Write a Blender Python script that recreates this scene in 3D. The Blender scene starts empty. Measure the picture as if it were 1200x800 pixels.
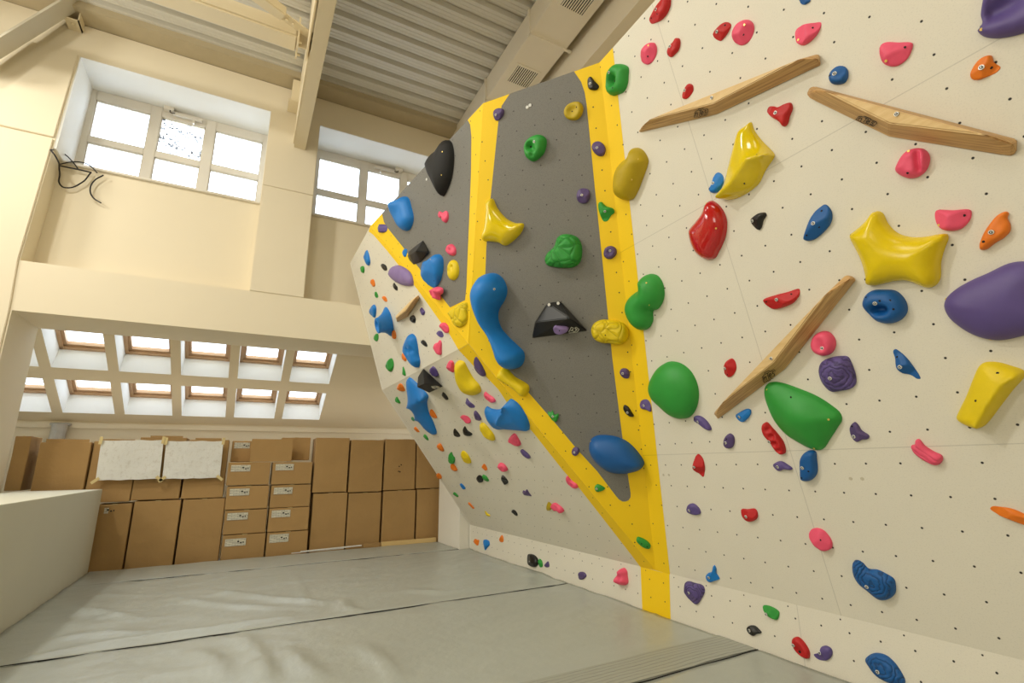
import bpy, bmesh, math, random
import numpy as np
from mathutils import Vector, Matrix, noise
from mathutils.geometry import delaunay_2d_cdt
random.seed(7)
SC = bpy.context.scene
COL = SC.collection

# ------------------------------------------------------------------ camera model (solved from the photo's vanishing points)
FPX = 580.88
PITCH, YAW, ROLL = 0.24307879, 0.49434981, -0.01282331
cy, sy, cp, sp = math.cos(YAW), math.sin(YAW), math.cos(PITCH), math.sin(PITCH)
fwd = np.array([sy*cp, cy*cp, sp]); rgt = np.array([cy, -sy, 0.0]); upv = np.cross(rgt, fwd)
rc, rs = math.cos(ROLL), math.sin(ROLL)
cam_r = rc*rgt + rs*upv; cam_u = -rs*rgt + rc*upv
MC = np.array([cam_r, -cam_u, fwd])
CAM = np.array([0.0, 0.0, 1.5])
def hit(p, q, n):
    d = MC.T @ np.array([(p[0]-600)/FPX, (p[1]-400)/FPX, 1.0])
    q = np.array(q, float); n = np.array(n, float)
    return CAM + d*(((q-CAM) @ n)/(d @ n))
def on_y(p, Y): return hit(p, (0, Y, 0), (0, 1, 0))
def on_x(p, X): return hit(p, (X, 0, 0), (1, 0, 0))
def on_z(p, Z): return hit(p, (0, 0, Z), (0, 0, 1))

cam = bpy.data.cameras.new('camera'); camo = bpy.data.objects.new('camera', cam); COL.objects.link(camo)
cam.sensor_fit = 'HORIZONTAL'; cam.sensor_width = 36.0; cam.lens = 36.0*FPX/1200.0
cam.clip_start = 0.05; cam.clip_end = 200
m = Matrix.Identity(4)
for i in range(3):
    m[i][0] = cam_r[i]; m[i][1] = cam_u[i]; m[i][2] = -fwd[i]; m[i][3] = CAM[i]
camo.matrix_world = m
SC.camera = camo

# ------------------------------------------------------------------ materials
def srgb(r, g, b):
    f = lambda c: (c/255/12.92) if c/255 <= 0.04045 else ((c/255+0.055)/1.055)**2.4
    return (f(r), f(g), f(b), 1)
class NT:
    def __init__(s, name):
        s.m = bpy.data.materials.new(name); s.m.use_nodes = True
        s.t = s.m.node_tree; s.n = s.t.nodes; s.l = s.t.links
        s.b = s.n.get('Principled BSDF'); s.out = s.n.get('Material Output')
    def add(s, typ, **kw):
        x = s.n.new(typ)
        for k, v in kw.items():
            if k in x.inputs: pass
            setattr(x, k, v)
        return x
    def link(s, a, b): s.l.new(a, b)
    def math(s, op, a, b=None, c=None):
        x = s.n.new('ShaderNodeMath'); x.operation = op
        for i, v in enumerate((a, b, c)):
            if v is None: continue
            if isinstance(v, (int, float)): x.inputs[i].default_value = v
            else: s.link(v, x.inputs[i])
        return x.outputs[0]
    def coord(s): return s.n.new('ShaderNodeTexCoord').outputs['Object']
    def noise(s, scale, detail=3, rough=.5, vec=None):
        x = s.n.new('ShaderNodeTexNoise'); x.inputs['Scale'].default_value = scale
        x.inputs['Detail'].default_value = detail; x.inputs['Roughness'].default_value = rough
        s.link(vec or s.coord(), x.inputs['Vector']); return x.outputs['Fac']
    def mix(s, fac, a, b):
        x = s.n.new('ShaderNodeMix'); x.data_type = 'RGBA'
        for i, v in ((0, fac), (6, a), (7, b)):
            if isinstance(v, tuple): x.inputs[i].default_value = v
            elif isinstance(v, (int, float)): x.inputs[i].default_value = v
            else: s.link(v, x.inputs[i])
        return x.outputs[2]
    def ramp(s, fac, a, b):
        x = s.n.new('ShaderNodeMapRange'); x.inputs[1].default_value = a; x.inputs[2].default_value = b
        s.link(fac, x.inputs[0]); return x.outputs[0]
    def bump(s, h, strength=.3, dist=.01):
        x = s.n.new('ShaderNodeBump'); x.inputs['Strength'].default_value = strength; x.inputs['Distance'].default_value = dist
        s.link(h, x.inputs['Height']); s.link(x.outputs[0], s.b.inputs['Normal']); return x
    def base(s, v):
        if isinstance(v, tuple): s.b.inputs['Base Color'].default_value = v
        else: s.link(v, s.b.inputs['Base Color'])
    def rough(s, v): s.b.inputs['Roughness'].default_value = v
def shade(c, k): return (c[0]*k, c[1]*k, c[2]*k, 1)
def plain(name, col, rough=.6, var=.06, scale=6, bump=.0, bscale=80, metal=0):
    t = NT(name)
    t.base(t.mix(t.noise(scale), shade(col, 1-var), shade(col, 1+var))); t.rough(rough)
    t.b.inputs['Metallic'].default_value = metal
    if bump: t.bump(t.noise(bscale, 4), bump, .004)
    return t.m

def panel_mat(name, col, pu, u0, pv, v0, seams=(), r=.0072, speck=.5, extra=None, dotcol=(.012, .010, .008, 1)):
    """painted, sanded climbing panel with rows of threaded bolt holes in the face's own u, v"""
    t = NT(name); co = t.coord()
    sx = t.n.new('ShaderNodeSeparateXYZ'); t.link(co, sx.inputs[0]); U, V = sx.outputs[0], sx.outputs[1]
    def cell(c, p, o):
        a = t.math('DIVIDE', t.math('SUBTRACT', c, o), p)
        return t.math('MULTIPLY', t.math('SUBTRACT', a, t.math('ROUND', a)), p)
    def dots(pu, u0, pv, v0, r):
        a = cell(U, pu, u0); b = cell(V, pv, v0)
        d = t.math('SQRT', t.math('ADD', t.math('MULTIPLY', a, a), t.math('MULTIPLY', b, b)))
        return t.math('SUBTRACT', 1.0, t.ramp(d, r*.75, r*1.15))
    dot = dots(pu, u0, pv, v0, r)
    if extra: dot = t.math('MAXIMUM', dot, dots(*extra))
    n1 = t.noise(1.1, 4, .55, co); n2 = t.noise(120, 2, .6, co); n3 = t.noise(90, 3, .6, co)
    c = t.mix(n1, shade(col, .95), shade(col, 1.04))
    c = t.mix(t.math('MULTIPLY', t.ramp(n2, .54, .70), speck), c, shade(col, .45))
    c = t.mix(t.math('MULTIPLY', t.ramp(n3, .66, .78), speck*.5), c, shade(col, 1.35))
    for ax, pos, w, lo, hi in seams:
        s = U if ax == 'u' else V; o = V if ax == 'u' else U
        d = t.math('ABSOLUTE', t.math('SUBTRACT', s, pos))
        f = t.math('SUBTRACT', 1.0, t.ramp(d, w*.5, w))
        if lo is not None:
            f = t.math('MULTIPLY', f, t.math('MULTIPLY', t.math('GREATER_THAN', o, lo), t.math('LESS_THAN', o, hi)))
        c = t.mix(t.math('MULTIPLY', f, .32), c, shade(col, .35))
    c = t.mix(dot, c, dotcol)
    t.base(c); t.rough(.62)
    h = t.math('SUBTRACT', t.math('MULTIPLY', n3, .35), t.math('MULTIPLY', dot, 3.0))
    t.bump(h, .22, .004)
    return t.m

WHITE = srgb(226, 221, 206); YELLOW = srgb(247, 206, 2); GREY = srgb(120, 118, 112)
RV = dict(pu=.2, u0=-.0725, pv=.2013, v0=.0965)
GV = dict(pu=.2035, u0=-.176, pv=.2013, v0=.0885)
UV_ = dict(pu=.198, u0=.1155, pv=.199, v0=.170)
LV = dict(r=.0062, pu=.206, u0=-4.952, pv=.2013, v0=.0936)
VV = dict(r=.0058, pu=.2, u0=-6.15, pv=.2, v0=.168)
KV = dict(pu=.2, u0=-.127, pv=.175, v0=.1335)
R_SEAMS = [('v', 1.204, .004, None, None), ('v', 3.213, .004, None, None), ('u', -2.367, .004, None, None), ('u', .09, .004, None, None)]
def three(tag, P, seams=(), extra=None):
    return {c: panel_mat(f'{c}_panel_{tag}', k, seams=seams, extra=extra, speck=s, dotcol=((.045, .042, .036, 1) if c == 'grey' else (.012, .010, .008, 1)), **P)
            for c, k, s in (('white', WHITE, .16), ('yellow', YELLOW, .08), ('grey', GREY, .60))}
PM = {'R': three('right', RV, R_SEAMS), 'G': three('prow', GV), 'U': three('upper', UV_, [('v', -.87, .004, None, None)]),
      'L': three('lower', LV), 'V': three('slab', VV), 'K': three('kick', KV, [('u', -2.70, .004, None, None)], (.4, -.377, 5., .385, .006))}

def hold_mat(name, col, rough=.55, kind='plain'):
    t = NT(name); co = t.coord()
    c = t.mix(t.noise(9, 3, .5, co), shade(col, .86), shade(col, 1.10))
    fine = t.noise(420, 2, .6, co)
    c = t.mix(t.math('MULTIPLY', t.ramp(fine, .55, .8), .35), c, shade(col, 1.45))
    h = t.math('MULTIPLY', fine, .25); st = .18; dist = .003
    if kind == 'rings':
        w = t.n.new('ShaderNodeTexWave'); w.wave_type = 'RINGS'; w.rings_direction = 'SPHERICAL'
        w.inputs['Scale'].default_value = 17; w.inputs['Distortion'].default_value = 6; w.inputs['Detail'].default_value = 2
        w.inputs['Detail Scale'].default_value = 1.2
        t.link(co, w.inputs['Vector']); h = t.math('ADD', h, t.math('POWER', w.outputs['Fac'], .5)); st = .8; dist = .006
        c = t.mix(t.ramp(w.outputs['Fac'], .0, .35), shade(col, .55), c)
    if kind == 'cells':
        v = t.n.new('ShaderNodeTexVoronoi'); v.feature = 'DISTANCE_TO_EDGE'; v.inputs['Scale'].default_value = 8
        t.link(co, v.inputs['Vector']); e = t.ramp(v.outputs['Distance'], 0, .18)
        h = t.math('ADD', h, t.math('MULTIPLY', e, 1.5)); st = .7; dist = .012
        c = t.mix(t.ramp(v.outputs['Distance'], 0, .05), shade(col, .74), c)
    if kind == 'grooves':
        w = t.n.new('ShaderNodeTexWave'); w.wave_type = 'BANDS'; w.bands_direction = 'DIAGONAL'
        w.inputs['Scale'].default_value = 16; w.inputs['Distortion'].default_value = 3
        t.link(co, w.inputs['Vector']); h = t.math('ADD', h, t.math('POWER', w.outputs['Fac'], .5)); st = .7; dist = .006
    t.base(c); t.rough(rough); t.bump(h, st, dist)
    if rough < .2: t.b.inputs['Coat Weight'].default_value = .6; t.b.inputs['Coat Roughness'].default_value = .06
    return t.m
HC = {'blue': srgb(10, 122, 206), 'navy': srgb(6, 88, 158), 'purple': srgb(92, 76, 138), 'mauve': srgb(134, 112, 166), 'yellow': srgb(230, 202, 0),
      'mustard': srgb(186, 160, 6), 'green': srgb(44, 152, 56), 'red': srgb(190, 18, 22), 'pink': srgb(238, 84, 118), 'orange': srgb(232, 122, 18),
      'black': srgb(18, 17, 16), 'violet': srgb(86, 68, 118), 'sea': srgb(70, 150, 110)}
_hm = {}
def HM(col, kind='plain'):
    k = (col, kind)
    if k not in _hm:
        _hm[k] = hold_mat(f'{col}_resin_{kind}', HC[col], {'gloss': .1, 'satin': .25, 'matt': .7}.get(kind, .38 if col == 'black' else .52), kind)
    return _hm[k]
M_CHROME = plain('chrome_bolt', srgb(236, 236, 232), .35, .03, metal=.2)
M_BOLTRIM = plain('bolt_rim', srgb(120, 118, 112), .35, .03)
M_DARK = plain('dark_hole', srgb(22, 18, 15), .8)
M_GOLD = plain('brass_screw', srgb(235, 205, 110), .3, .03, metal=.6)
M_CREAM_B = plain('rough_mortar_strip', srgb(186, 172, 142), .9, .08, 5, .5, 40)
M_CREAM = plain('cream_plaster', srgb(230, 219, 194), .85, .025, 1.2, .12, 120)
M_CREAM_D = plain('cream_plaster_lightened', srgb(234, 224, 202), .85, .04, 2.0, .35, 60)  # cream plaster paled in colour to offset the poor light on this side
M_REVEAL = plain('white_reveal_plaster', srgb(236, 236, 232), .85, .02, 1.5, .1, 120)
M_SLOPE = plain('beige_roof_plaster', srgb(226, 212, 182), .85, .02, 1.5, .1, 120)
M_STEEL = plain('cream_painted_steel', srgb(226, 212, 180), .5, .03, 3, .05, 40)
M_STEEL2 = plain('grey_painted_steel', srgb(196, 188, 168), .5, .03, 3, .05, 40)
M_DECK = plain('ribbed_steel_deck', srgb(214, 210, 198), .5, .04, 2, .04, 40)
M_DUCT = plain('beige_duct_steel', srgb(240, 232, 214), .5, .03, 3, .05, 60)
M_UPVC = plain('white_window_plastic', srgb(222, 216, 204), .4, .02)
M_WOODFRAME = plain('pine_skylight_frame', srgb(186, 150, 112), .5, .12, 5)
M_FLOOR = plain('screed_floor', srgb(140, 134, 124), .8, .1, 3)
M_CABLE = plain('black_cable', srgb(28, 24, 22), .6)
M_TAPE = plain('masking_tape', srgb(216, 196, 140), .6, .05)
M_FOIL = plain('silver_foil', srgb(176, 172, 164), .4, .15, 14, .6, 30)
M_PLANK = plain('pale_pine_board', srgb(226, 196, 136), .6, .08, 4)
M_BLOCK = plain('off_white_painted_parapet', srgb(214, 212, 196), .75, .03, 1.3, .15, 110)
M_COLUMN = plain('white_painted_jamb', srgb(232, 228, 216), .8, .02, 1.3, .1, 110)

def cardboard():
    t = NT('brown_cardboard'); co = t.coord()
    a = srgb(178, 142, 90); c = t.mix(t.noise(2.4, 4, .6, co), shade(a, .84), shade(a, 1.10))
    c = t.mix(t.math('MULTIPLY', t.noise(60, 3, .7, co), .35), c, shade(a, .80))
    oi = t.n.new('ShaderNodeObjectInfo'); c2 = t.mix(t.math('MULTIPLY', oi.outputs['Random'], .35), c, shade(a, .72))
    t.base(c2); t.rough(.8); t.bump(t.noise(5, 4, .55, co), .5, .03); return t.m
M_CARD = cardboard()
def labelmat():
    t = NT('printed_shipping_sticker'); co = t.coord()
    b = t.n.new('ShaderNodeTexBrick'); b.inputs['Scale'].default_value = 1
    b.inputs['Color1'].default_value = srgb(222, 218, 200); b.inputs['Color2'].default_value = srgb(196, 192, 176); b.inputs['Mortar'].default_value = srgb(120, 116, 104)
    b.inputs['Brick Width'].default_value = .09; b.inputs['Row Height'].default_value = .022; b.inputs['Mortar Size'].default_value = .002
    mp = t.n.new('ShaderNodeMapping'); mp.inputs['Rotation'].default_value = (math.pi/2, 0, 0); t.link(co, mp.inputs[0]); t.link(mp.outputs[0], b.inputs['Vector'])
    t.base(b.outputs['Color']); t.rough(.6); return t.m
M_LABEL = labelmat()
M_INK = plain('black_ink', srgb(24, 22, 20), .6)
def papermat():
    t = NT('crumpled_white_paper'); co = t.coord(); n = t.noise(9, 5, .65, co)
    a = srgb(226, 226, 222); t.base(t.mix(t.math('MULTIPLY', t.ramp(t.noise(16, 4, .7, co), .52, .75), .45), a, srgb(176, 166, 150)))
    t.rough(.85); t.bump(n, .6, .02); return t.m
M_PAPER = papermat()
def woodmat(name, a, b, sc):
    t = NT(name); co = t.coord()
    mp = t.n.new('ShaderNodeMapping'); mp.inputs['Scale'].default_value = sc; t.link(co, mp.inputs[0])
    n = t.noise(1.0, 4, .6, mp.outputs[0])
    c = t.mix(t.ramp(n, .35, .65), a, b)
    t.base(c); t.rough(.5); return t.m
M_PLY = woodmat('pale_plywood_face', srgb(232, 202, 148), srgb(220, 186, 128), (6, 40, 6))
M_PLYEDGE = woodmat('laminated_plywood_edge', srgb(216, 176, 118), srgb(170, 128, 78), (3, 3, 110))
def vinyl():
    t = NT('grey_vinyl_mat'); co = t.coord()
    a = srgb(176, 180, 172); c = t.mix(t.noise(.9, 4, .6, co), shade(a, .88), shade(a, 1.08))
    c = t.mix(t.math('MULTIPLY', t.noise(240, 2, .6, co), .2), c, shade(a, .7))
    t.base(c); t.rough(.34); t.b.inputs['Specular IOR Level'].default_value = .5
    h = t.math('ADD', t.math('MULTIPLY', t.noise(3.2, 4, .55, co), 1.0), t.math('MULTIPLY', t.noise(160, 2, .5, co), .03))
    t.bump(h, .5, .03); return t.m
M_VINYL = vinyl()
def flapmat():
    t = NT('stitched_vinyl_flap'); co = t.coord(); a = srgb(166, 168, 158)
    sx = t.n.new('ShaderNodeSeparateXYZ'); t.link(co, sx.inputs[0])
    wob = t.math('MULTIPLY', t.math('SUBTRACT', t.noise(3, 3, .5, co), .5), .03)
    y = t.math('DIVIDE', t.math('ADD', sx.outputs[1], wob), .045)
    f = t.math('ABSOLUTE', t.math('SUBTRACT', y, t.math('ROUND', y)))
    line = t.math('SUBTRACT', 1.0, t.ramp(f, .03, .14))
    c = t.mix(t.math('MULTIPLY', line, .5), a, shade(a, .35)); t.base(c); t.rough(.5); t.bump(t.math('MULTIPLY', line, -1.0), .4, .01); return t.m
M_FLAP = flapmat()
def glassmat():
    t = NT('clear_window_glass'); t.n.remove(t.b)
    tr = t.n.new('ShaderNodeBsdfTransparent'); gl = t.n.new('ShaderNodeBsdfGlossy'); gl.inputs['Roughness'].default_value = .02
    tr.inputs[0].default_value = (.97, .98, 1, 1)
    mx = t.n.new('ShaderNodeMixShader'); fr = t.n.new('ShaderNodeFresnel'); fr.inputs[0].default_value = 1.45
    t.link(t.math('MULTIPLY', fr.outputs[0], .6), mx.inputs[0]); t.link(tr.outputs[0], mx.inputs[1]); t.link(gl.outputs[0], mx.inputs[2]); t.link(mx.outputs[0], t.out.inputs[0]); return t.m
M_GLASS = glassmat()
def dirtyglass():
    t = NT('speckled_window_glass'); t.n.remove(t.b); co = t.coord()
    tr = t.n.new('ShaderNodeBsdfTransparent'); df = t.n.new('ShaderNodeBsdfDiffuse'); df.inputs[0].default_value = srgb(120, 126, 140)
    sx = t.n.new('ShaderNodeSeparateXYZ'); t.link(co, sx.inputs[0])
    n = t.ramp(t.noise(22, 4, .7, co), .50, .58); big = t.ramp(t.noise(3.0, 2, .5, co), .40, .55)
    mx = t.n.new('ShaderNodeMixShader'); t.link(t.math('MULTIPLY', t.math('MULTIPLY', n, big), .9), mx.inputs[0])
    t.link(tr.outputs[0], mx.inputs[1]); t.link(df.outputs[0], mx.inputs[2]); t.link(mx.outputs[0], t.out.inputs[0]); return t.m
M_GLASS_D = dirtyglass()

# ------------------------------------------------------------------ object helpers
def tag(o, label=None, cat=None, group=None, kind=None):
    if label: o['label'] = label
    if cat: o['category'] = cat
    if group: o['group'] = group
    if kind: o['kind'] = kind
    return o
def link(name, me, parent=None, mat=None):
    o = bpy.data.objects.new(name, me); COL.objects.link(o)
    if parent: o.parent = parent
    if mat and me: me.materials.append(mat)
    return o
def empty(name, loc=(0, 0, 0)):
    o = bpy.data.objects.new(name, None); COL.objects.link(o); o.location = loc; o.empty_display_size = .1; return o
def mesh_from(name, verts, faces, smooth=False):
    me = bpy.data.meshes.new(name); me.from_pydata([tuple(map(float, v)) for v in verts], [], faces); me.validate(); me.update()
    if smooth: me.polygons.foreach_set('use_smooth', [True]*len(me.polygons))
    return me
class MB:
    """collects boxes, prisms and tubes into one mesh"""
    def __init__(s): s.v = []; s.f = []
    def box(s, x0, x1, y0, y1, z0, z1):
        n = len(s.v); s.v += [(x, y, z) for x in (x0, x1) for y in (y0, y1) for z in (z0, z1)]
        s.f += [tuple(n+i for i in q) for q in ((0, 1, 3, 2), (4, 6, 7, 5), (0, 4, 5, 1), (2, 3, 7, 6), (0, 2, 6, 4), (1, 5, 7, 3))]; return s
    def prism_y(s, poly, y0, y1):           # poly of (x, z)
        n = len(s.v); k = len(poly)
        s.v += [(x, y0, z) for x, z in poly] + [(x, y1, z) for x, z in poly]
        s.f += [tuple(n+i for i in range(k)), tuple(n+k+i for i in reversed(range(k)))]
        s.f += [(n+i, n+k+i, n+k+(i+1) % k, n+(i+1) % k) for i in range(k)]; return s
    def prism_x(s, poly, x0, x1, cap=True):  # poly of (y, z)
        n = len(s.v); k = len(poly)
        s.v += [(x0, y, z) for y, z in poly] + [(x1, y, z) for y, z in poly]
        if cap: s.f += [tuple(n+i for i in range(k)), tuple(n+k+i for i in reversed(range(k)))]
        s.f += [(n+i, n+k+i, n+k+(i+1) % k, n+(i+1) % k) for i in range(k)]; return s
    def bar(s, a, b, w, h, up=(0, 0, 1)):
        a, b = Vector(a), Vector(b); d = (b-a).normalized(); r = d.cross(Vector(up)).normalized(); u = r.cross(d)
        n = len(s.v)
        for p in (a, b):
            for i, j in ((-1, -1), (1, -1), (1, 1), (-1, 1)): s.v.append(tuple(p + r*(i*w/2) + u*(j*h/2)))
        s.f += [(n, n+1, n+2, n+3), (n+7, n+6, n+5, n+4)] + [(n+i, n+4+i, n+4+(i+1) % 4, n+(i+1) % 4) for i in range(4)]; return s
    def cyl(s, a, b, r, seg=12):
        a, b = Vector(a), Vector(b); d = (b-a).normalized(); x = d.orthogonal().normalized(); y = d.cross(x); n = len(s.v)
        for p in (a, b):
            for i in range(seg):
                t = 2*math.pi*i/seg; s.v.append(tuple(p + x*(r*math.cos(t)) + y*(r*math.sin(t))))
        s.f += [tuple(n+i for i in reversed(range(seg))), tuple(n+seg+i for i in range(seg))]
        s.f += [(n+i, n+(i+1) % seg, n+seg+(i+1) % seg, n+seg+i) for i in range(seg)]; return s
    def build(s, name, mat, parent=None, bevel=0, origin=None, smooth=False):
        me = mesh_from(name, s.v, s.f)
        bm = bmesh.new(); bm.from_mesh(me); bmesh.ops.recalc_face_normals(bm, faces=bm.faces)
        if bevel: bmesh.ops.bevel(bm, geom=[e for e in bm.edges if len(e.link_faces) == 2 and e.calc_face_angle(0) > .5], offset=bevel, segments=2, affect='EDGES')
        if origin is not None: bmesh.ops.translate(bm, verts=bm.verts, vec=-Vector(origin))
        bm.to_mesh(me); bm.free()
        if smooth: me.polygons.foreach_set('use_smooth', [True]*len(me.polygons))
        o = link(name, me, parent, mat)
        if origin is not None: o.location = origin if not parent else Vector(origin) - parent.location
        return o
def structure(o): o['kind'] = 'structure'; return o
def tube_curve(name, pts, r, mat, parent=None):
    cu = bpy.data.curves.new(name, 'CURVE'); cu.dimensions = '3D'; cu.bevel_depth = r; cu.bevel_resolution = 2; cu.resolution_u = 8
    s = cu.splines.new('BEZIER'); s.bezier_points.add(len(pts)-1)
    for b, p in zip(s.bezier_points, pts): b.co = p; b.handle_left_type = b.handle_right_type = 'AUTO'
    tmp = bpy.data.objects.new(name, cu); COL.objects.link(tmp)
    dg = bpy.context.evaluated_depsgraph_get(); me = bpy.data.meshes.new_from_object(tmp.evaluated_get(dg))
    bpy.data.objects.remove(tmp); o = link(name, me, parent, mat); return o
# ------------------------------------------------------------------ the room
X0, X1, Y0, FZ = -7.0, 5.2, -3.0, -0.30
YF, YB = 9.1, 10.15                      # thick end wall: front and rear face
structure(MB().box(X0-.2, X1+.4, Y0-.2, 13.0, FZ-.2, FZ).build('floor', M_FLOOR))
w = MB()
w.prism_y([(X0-.2, FZ), (-3.01, FZ), (-3.01, 3.675), (-3.05, 4.415), (-2.93, 7.96), (-2.93, 8.55), (X0-.2, 8.55)], YF, YB)   # left pier
w.prism_y([(-3.01, 3.675), (X1+.3, 3.675), (X1+.3, 4.415), (-3.05, 4.415)], YF, YB)                                        # lintel band
w.box(-.145, .715, YF, YB, 4.415, 7.96)                                                                              # pier between the windows
w.box(3.45, X1+.3, YF, YB, 4.415, 7.96)
w.box(-2.93, X1+.3, YF, YB, 7.96, 8.55)
w.box(-3.05, -.145, 9.52, YB, 4.415, 6.24); w.box(.715, 3.45, 9.52, YB, 4.415, 6.24)                                    # recess panels below the windows
w.box(-2.98, -.145, 9.98, YB, 7.93, 7.97); w.box(X0-.2, X1+.3, 9.30, YB, 8.55, 9.2)
structure(w.build('wall_back', M_CREAM))
# bright plaster lining the window recesses
r_ = MB()
for xa, xb in ((-2.93, -.145), (.715, 3.45)):
    r_.box(xa, xb, YF+.006, 9.98, 7.952, 7.962)
r_.prism_y([(-2.952, 6.26), (-2.99, 6.26), (-2.93, 7.955), (-2.92, 7.955)], YF+.006, 9.98)
r_.box(.71, .72, YF+.006, 9.98, 6.26, 7.955); r_.box(-.15, -.14, YF+.006, 9.98, 6.26, 7.955)
structure(r_.build('trim_1', M_REVEAL))
s_ = MB().box(-3.0, -.15, 9.46, 9.98, 6.235, 6.275).box(.72, 3.45, 9.46, 9.98, 6.235, 6.275)
structure(s_.build('trim_2', M_UPVC, bevel=.006))
structure(MB().prism_y([(X0, FZ), (-3.03, FZ), (-3.03, 3.675), (-3.065, 4.415), (-3.0, 6.40), (X0, 6.40)], YF-.03, YF+.02).prism_y([(X0, 6.43), (-2.999, 6.43), (-2.95, 7.96), (X0, 7.96)], YF-.03, YF+.02).build('trim_3', M_CREAM, bevel=.008))
structure(MB().box(-.14, .71, YF-.016, YF+.02, 4.42, 6.41).box(-.14, .71, YF-.016, YF+.02, 6.43, 7.9).build('trim_4', M_CREAM, bevel=.006))
structure(MB().box(X0-.2, X0, Y0-.2, YF, FZ, 9.2).build('wall_left', M_CREAM))
structure(MB().box(X0-.2, X1+.4, Y0-.2, Y0, FZ, 9.2).build('wall_front', M_CREAM))
wr = MB().box(4.85, 5.2, Y0, YF, FZ, 9.2).box(4.25, 4.86, Y0, YF, 7.74, 9.0)
structure(wr.build('wall_right', M_CREAM_D))
# end jamb of the low opening (white painted) and soffit of the lintel
structure(MB().box(3.75, 4.6, YF+.012, 10.25, FZ, 3.674).build('trim_5', M_COLUMN))
structure(MB().box(X0, X1, 8.72, 9.32, 8.56, 8.70).build('trim_6', M_CREAM_B, bevel=.01))

# ribbed steel deck
prof = []
P, ZD = .3125, 8.68
yy = Y0-.2; prof_pts = []
k = 0
ystart = 9.30 - P*40
for i in range(41):
    y = ystart + i*P
    prof_pts += [(y, ZD), (y+.055, ZD), (y+.06, ZD+.006), (y+.07, ZD+.006), (y+.075, ZD), (y+.125, ZD), (y+.13, ZD+.006), (y+.14, ZD+.006), (y+.145, ZD), (y+.19, ZD), (y+.215, ZD+.085), (y+.285, ZD+.085)]
vs = []; fs = []
for y, z in prof_pts: vs += [(X0-.2, y, z), (X1+.3, y, z)]
for i in range(len(prof_pts)-1): fs.append((2*i, 2*i+2, 2*i+3, 2*i+1))
structure(link('ceiling', mesh_from('ceiling', vs, fs), None, M_DECK))
structure(MB().box(X0-.2, X1+.4, Y0-.2, 10.2, 9.0, 9.2).build('ceiling_2', M_DECK))

# steel roof members
def ibeam(mb, x, y0, y1, z0, z1, w=.2, t=.022):
    mb.box(x-w/2, x+w/2, y0, y1, z0, z0+t); mb.box(x-w/2, x+w/2, y0, y1, z1-t, z1); mb.box(x-.008, x+.008, y0, y1, z0+t, z1-t)
b = MB(); ibeam(b, .40, Y0, YF, 7.33, 8.68)
rb = structure(b.build('roof_beam', M_STEEL, bevel=.004))
b = MB()
b.box(.282, .302, 6.9, YF, 7.40, 8.6); b.box(.262, .284, 4.0, 7.0, 7.50, 8.6)
b.box(.16, .30, 8.72, 8.98, 8.05, 8.5); b.box(.12, .3, 8.7, 9.05, 8.02, 8.06)
structure(b.build('beam_stiffener', M_STEEL, rb, bevel=.003))
b = MB().box(-6.8, .13, 6.98, 7.32, 7.86, 8.12)
pu = structure(b.build('roof_purlin', M_STEEL, bevel=.03))
b = MB().box(.12, .145, 6.92, 7.38, 7.80, 8.18).box(.145, .39, 7.12, 7.14, 7.82, 8.12)
for yy, zz in ((7.05, 7.84), (7.05, 8.1), (7.32, 7.84), (7.32, 8.1)): b.cyl((.13, yy, zz), (.19, yy, zz), .018, 8)
structure(b.build('end_plate', M_STEEL, pu))
b = MB().bar((-.10, 6.78, 7.98), (-3.6, 5.1, 7.98), .17, .15); br = structure(b.build('roof_brace', M_STEEL, bevel=.012))
b = MB().bar((.36, 7.0, 7.95), (-.14, 6.76, 7.95), .14, .02)
for t in (.12, .3): 
    p = Vector((.0, 6.825, 7.93)) + Vector((-.5, -.24, 0))*(t-.2); b.cyl(p, p-Vector((0, 0, .03)), .022, 8)
structure(b.build('gusset_plate', M_STEEL, br))
b = MB(); a0, a1 = (-2.98, 8.72, 8.70), (-3.80, 8.66, 7.16)
b.bar(a0, a1, .30, .03, (1, 0, .5)); b.bar((-3.12, 8.9, 8.72), (-3.96, 8.84, 7.15), .30, .03, (1, 0, .5)); b.bar((-3.05, 8.82, 8.72), (-3.88, 8.76, 7.17), .02, .18, (1, 0, .5))
st = structure(b.build('roof_strut', M_STEEL2))
b = MB().box(-3.14, -2.96, 8.85, 9.1, 8.40, 8.42).box(-2.975, -2.96, 8.85, 9.1, 8.40, 8.7).cyl((-3.05, 8.95, 8.37), (-3.05, 8.95, 8.41), .022, 8)
structure(b.build('bracket', M_STEEL, st))

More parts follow.
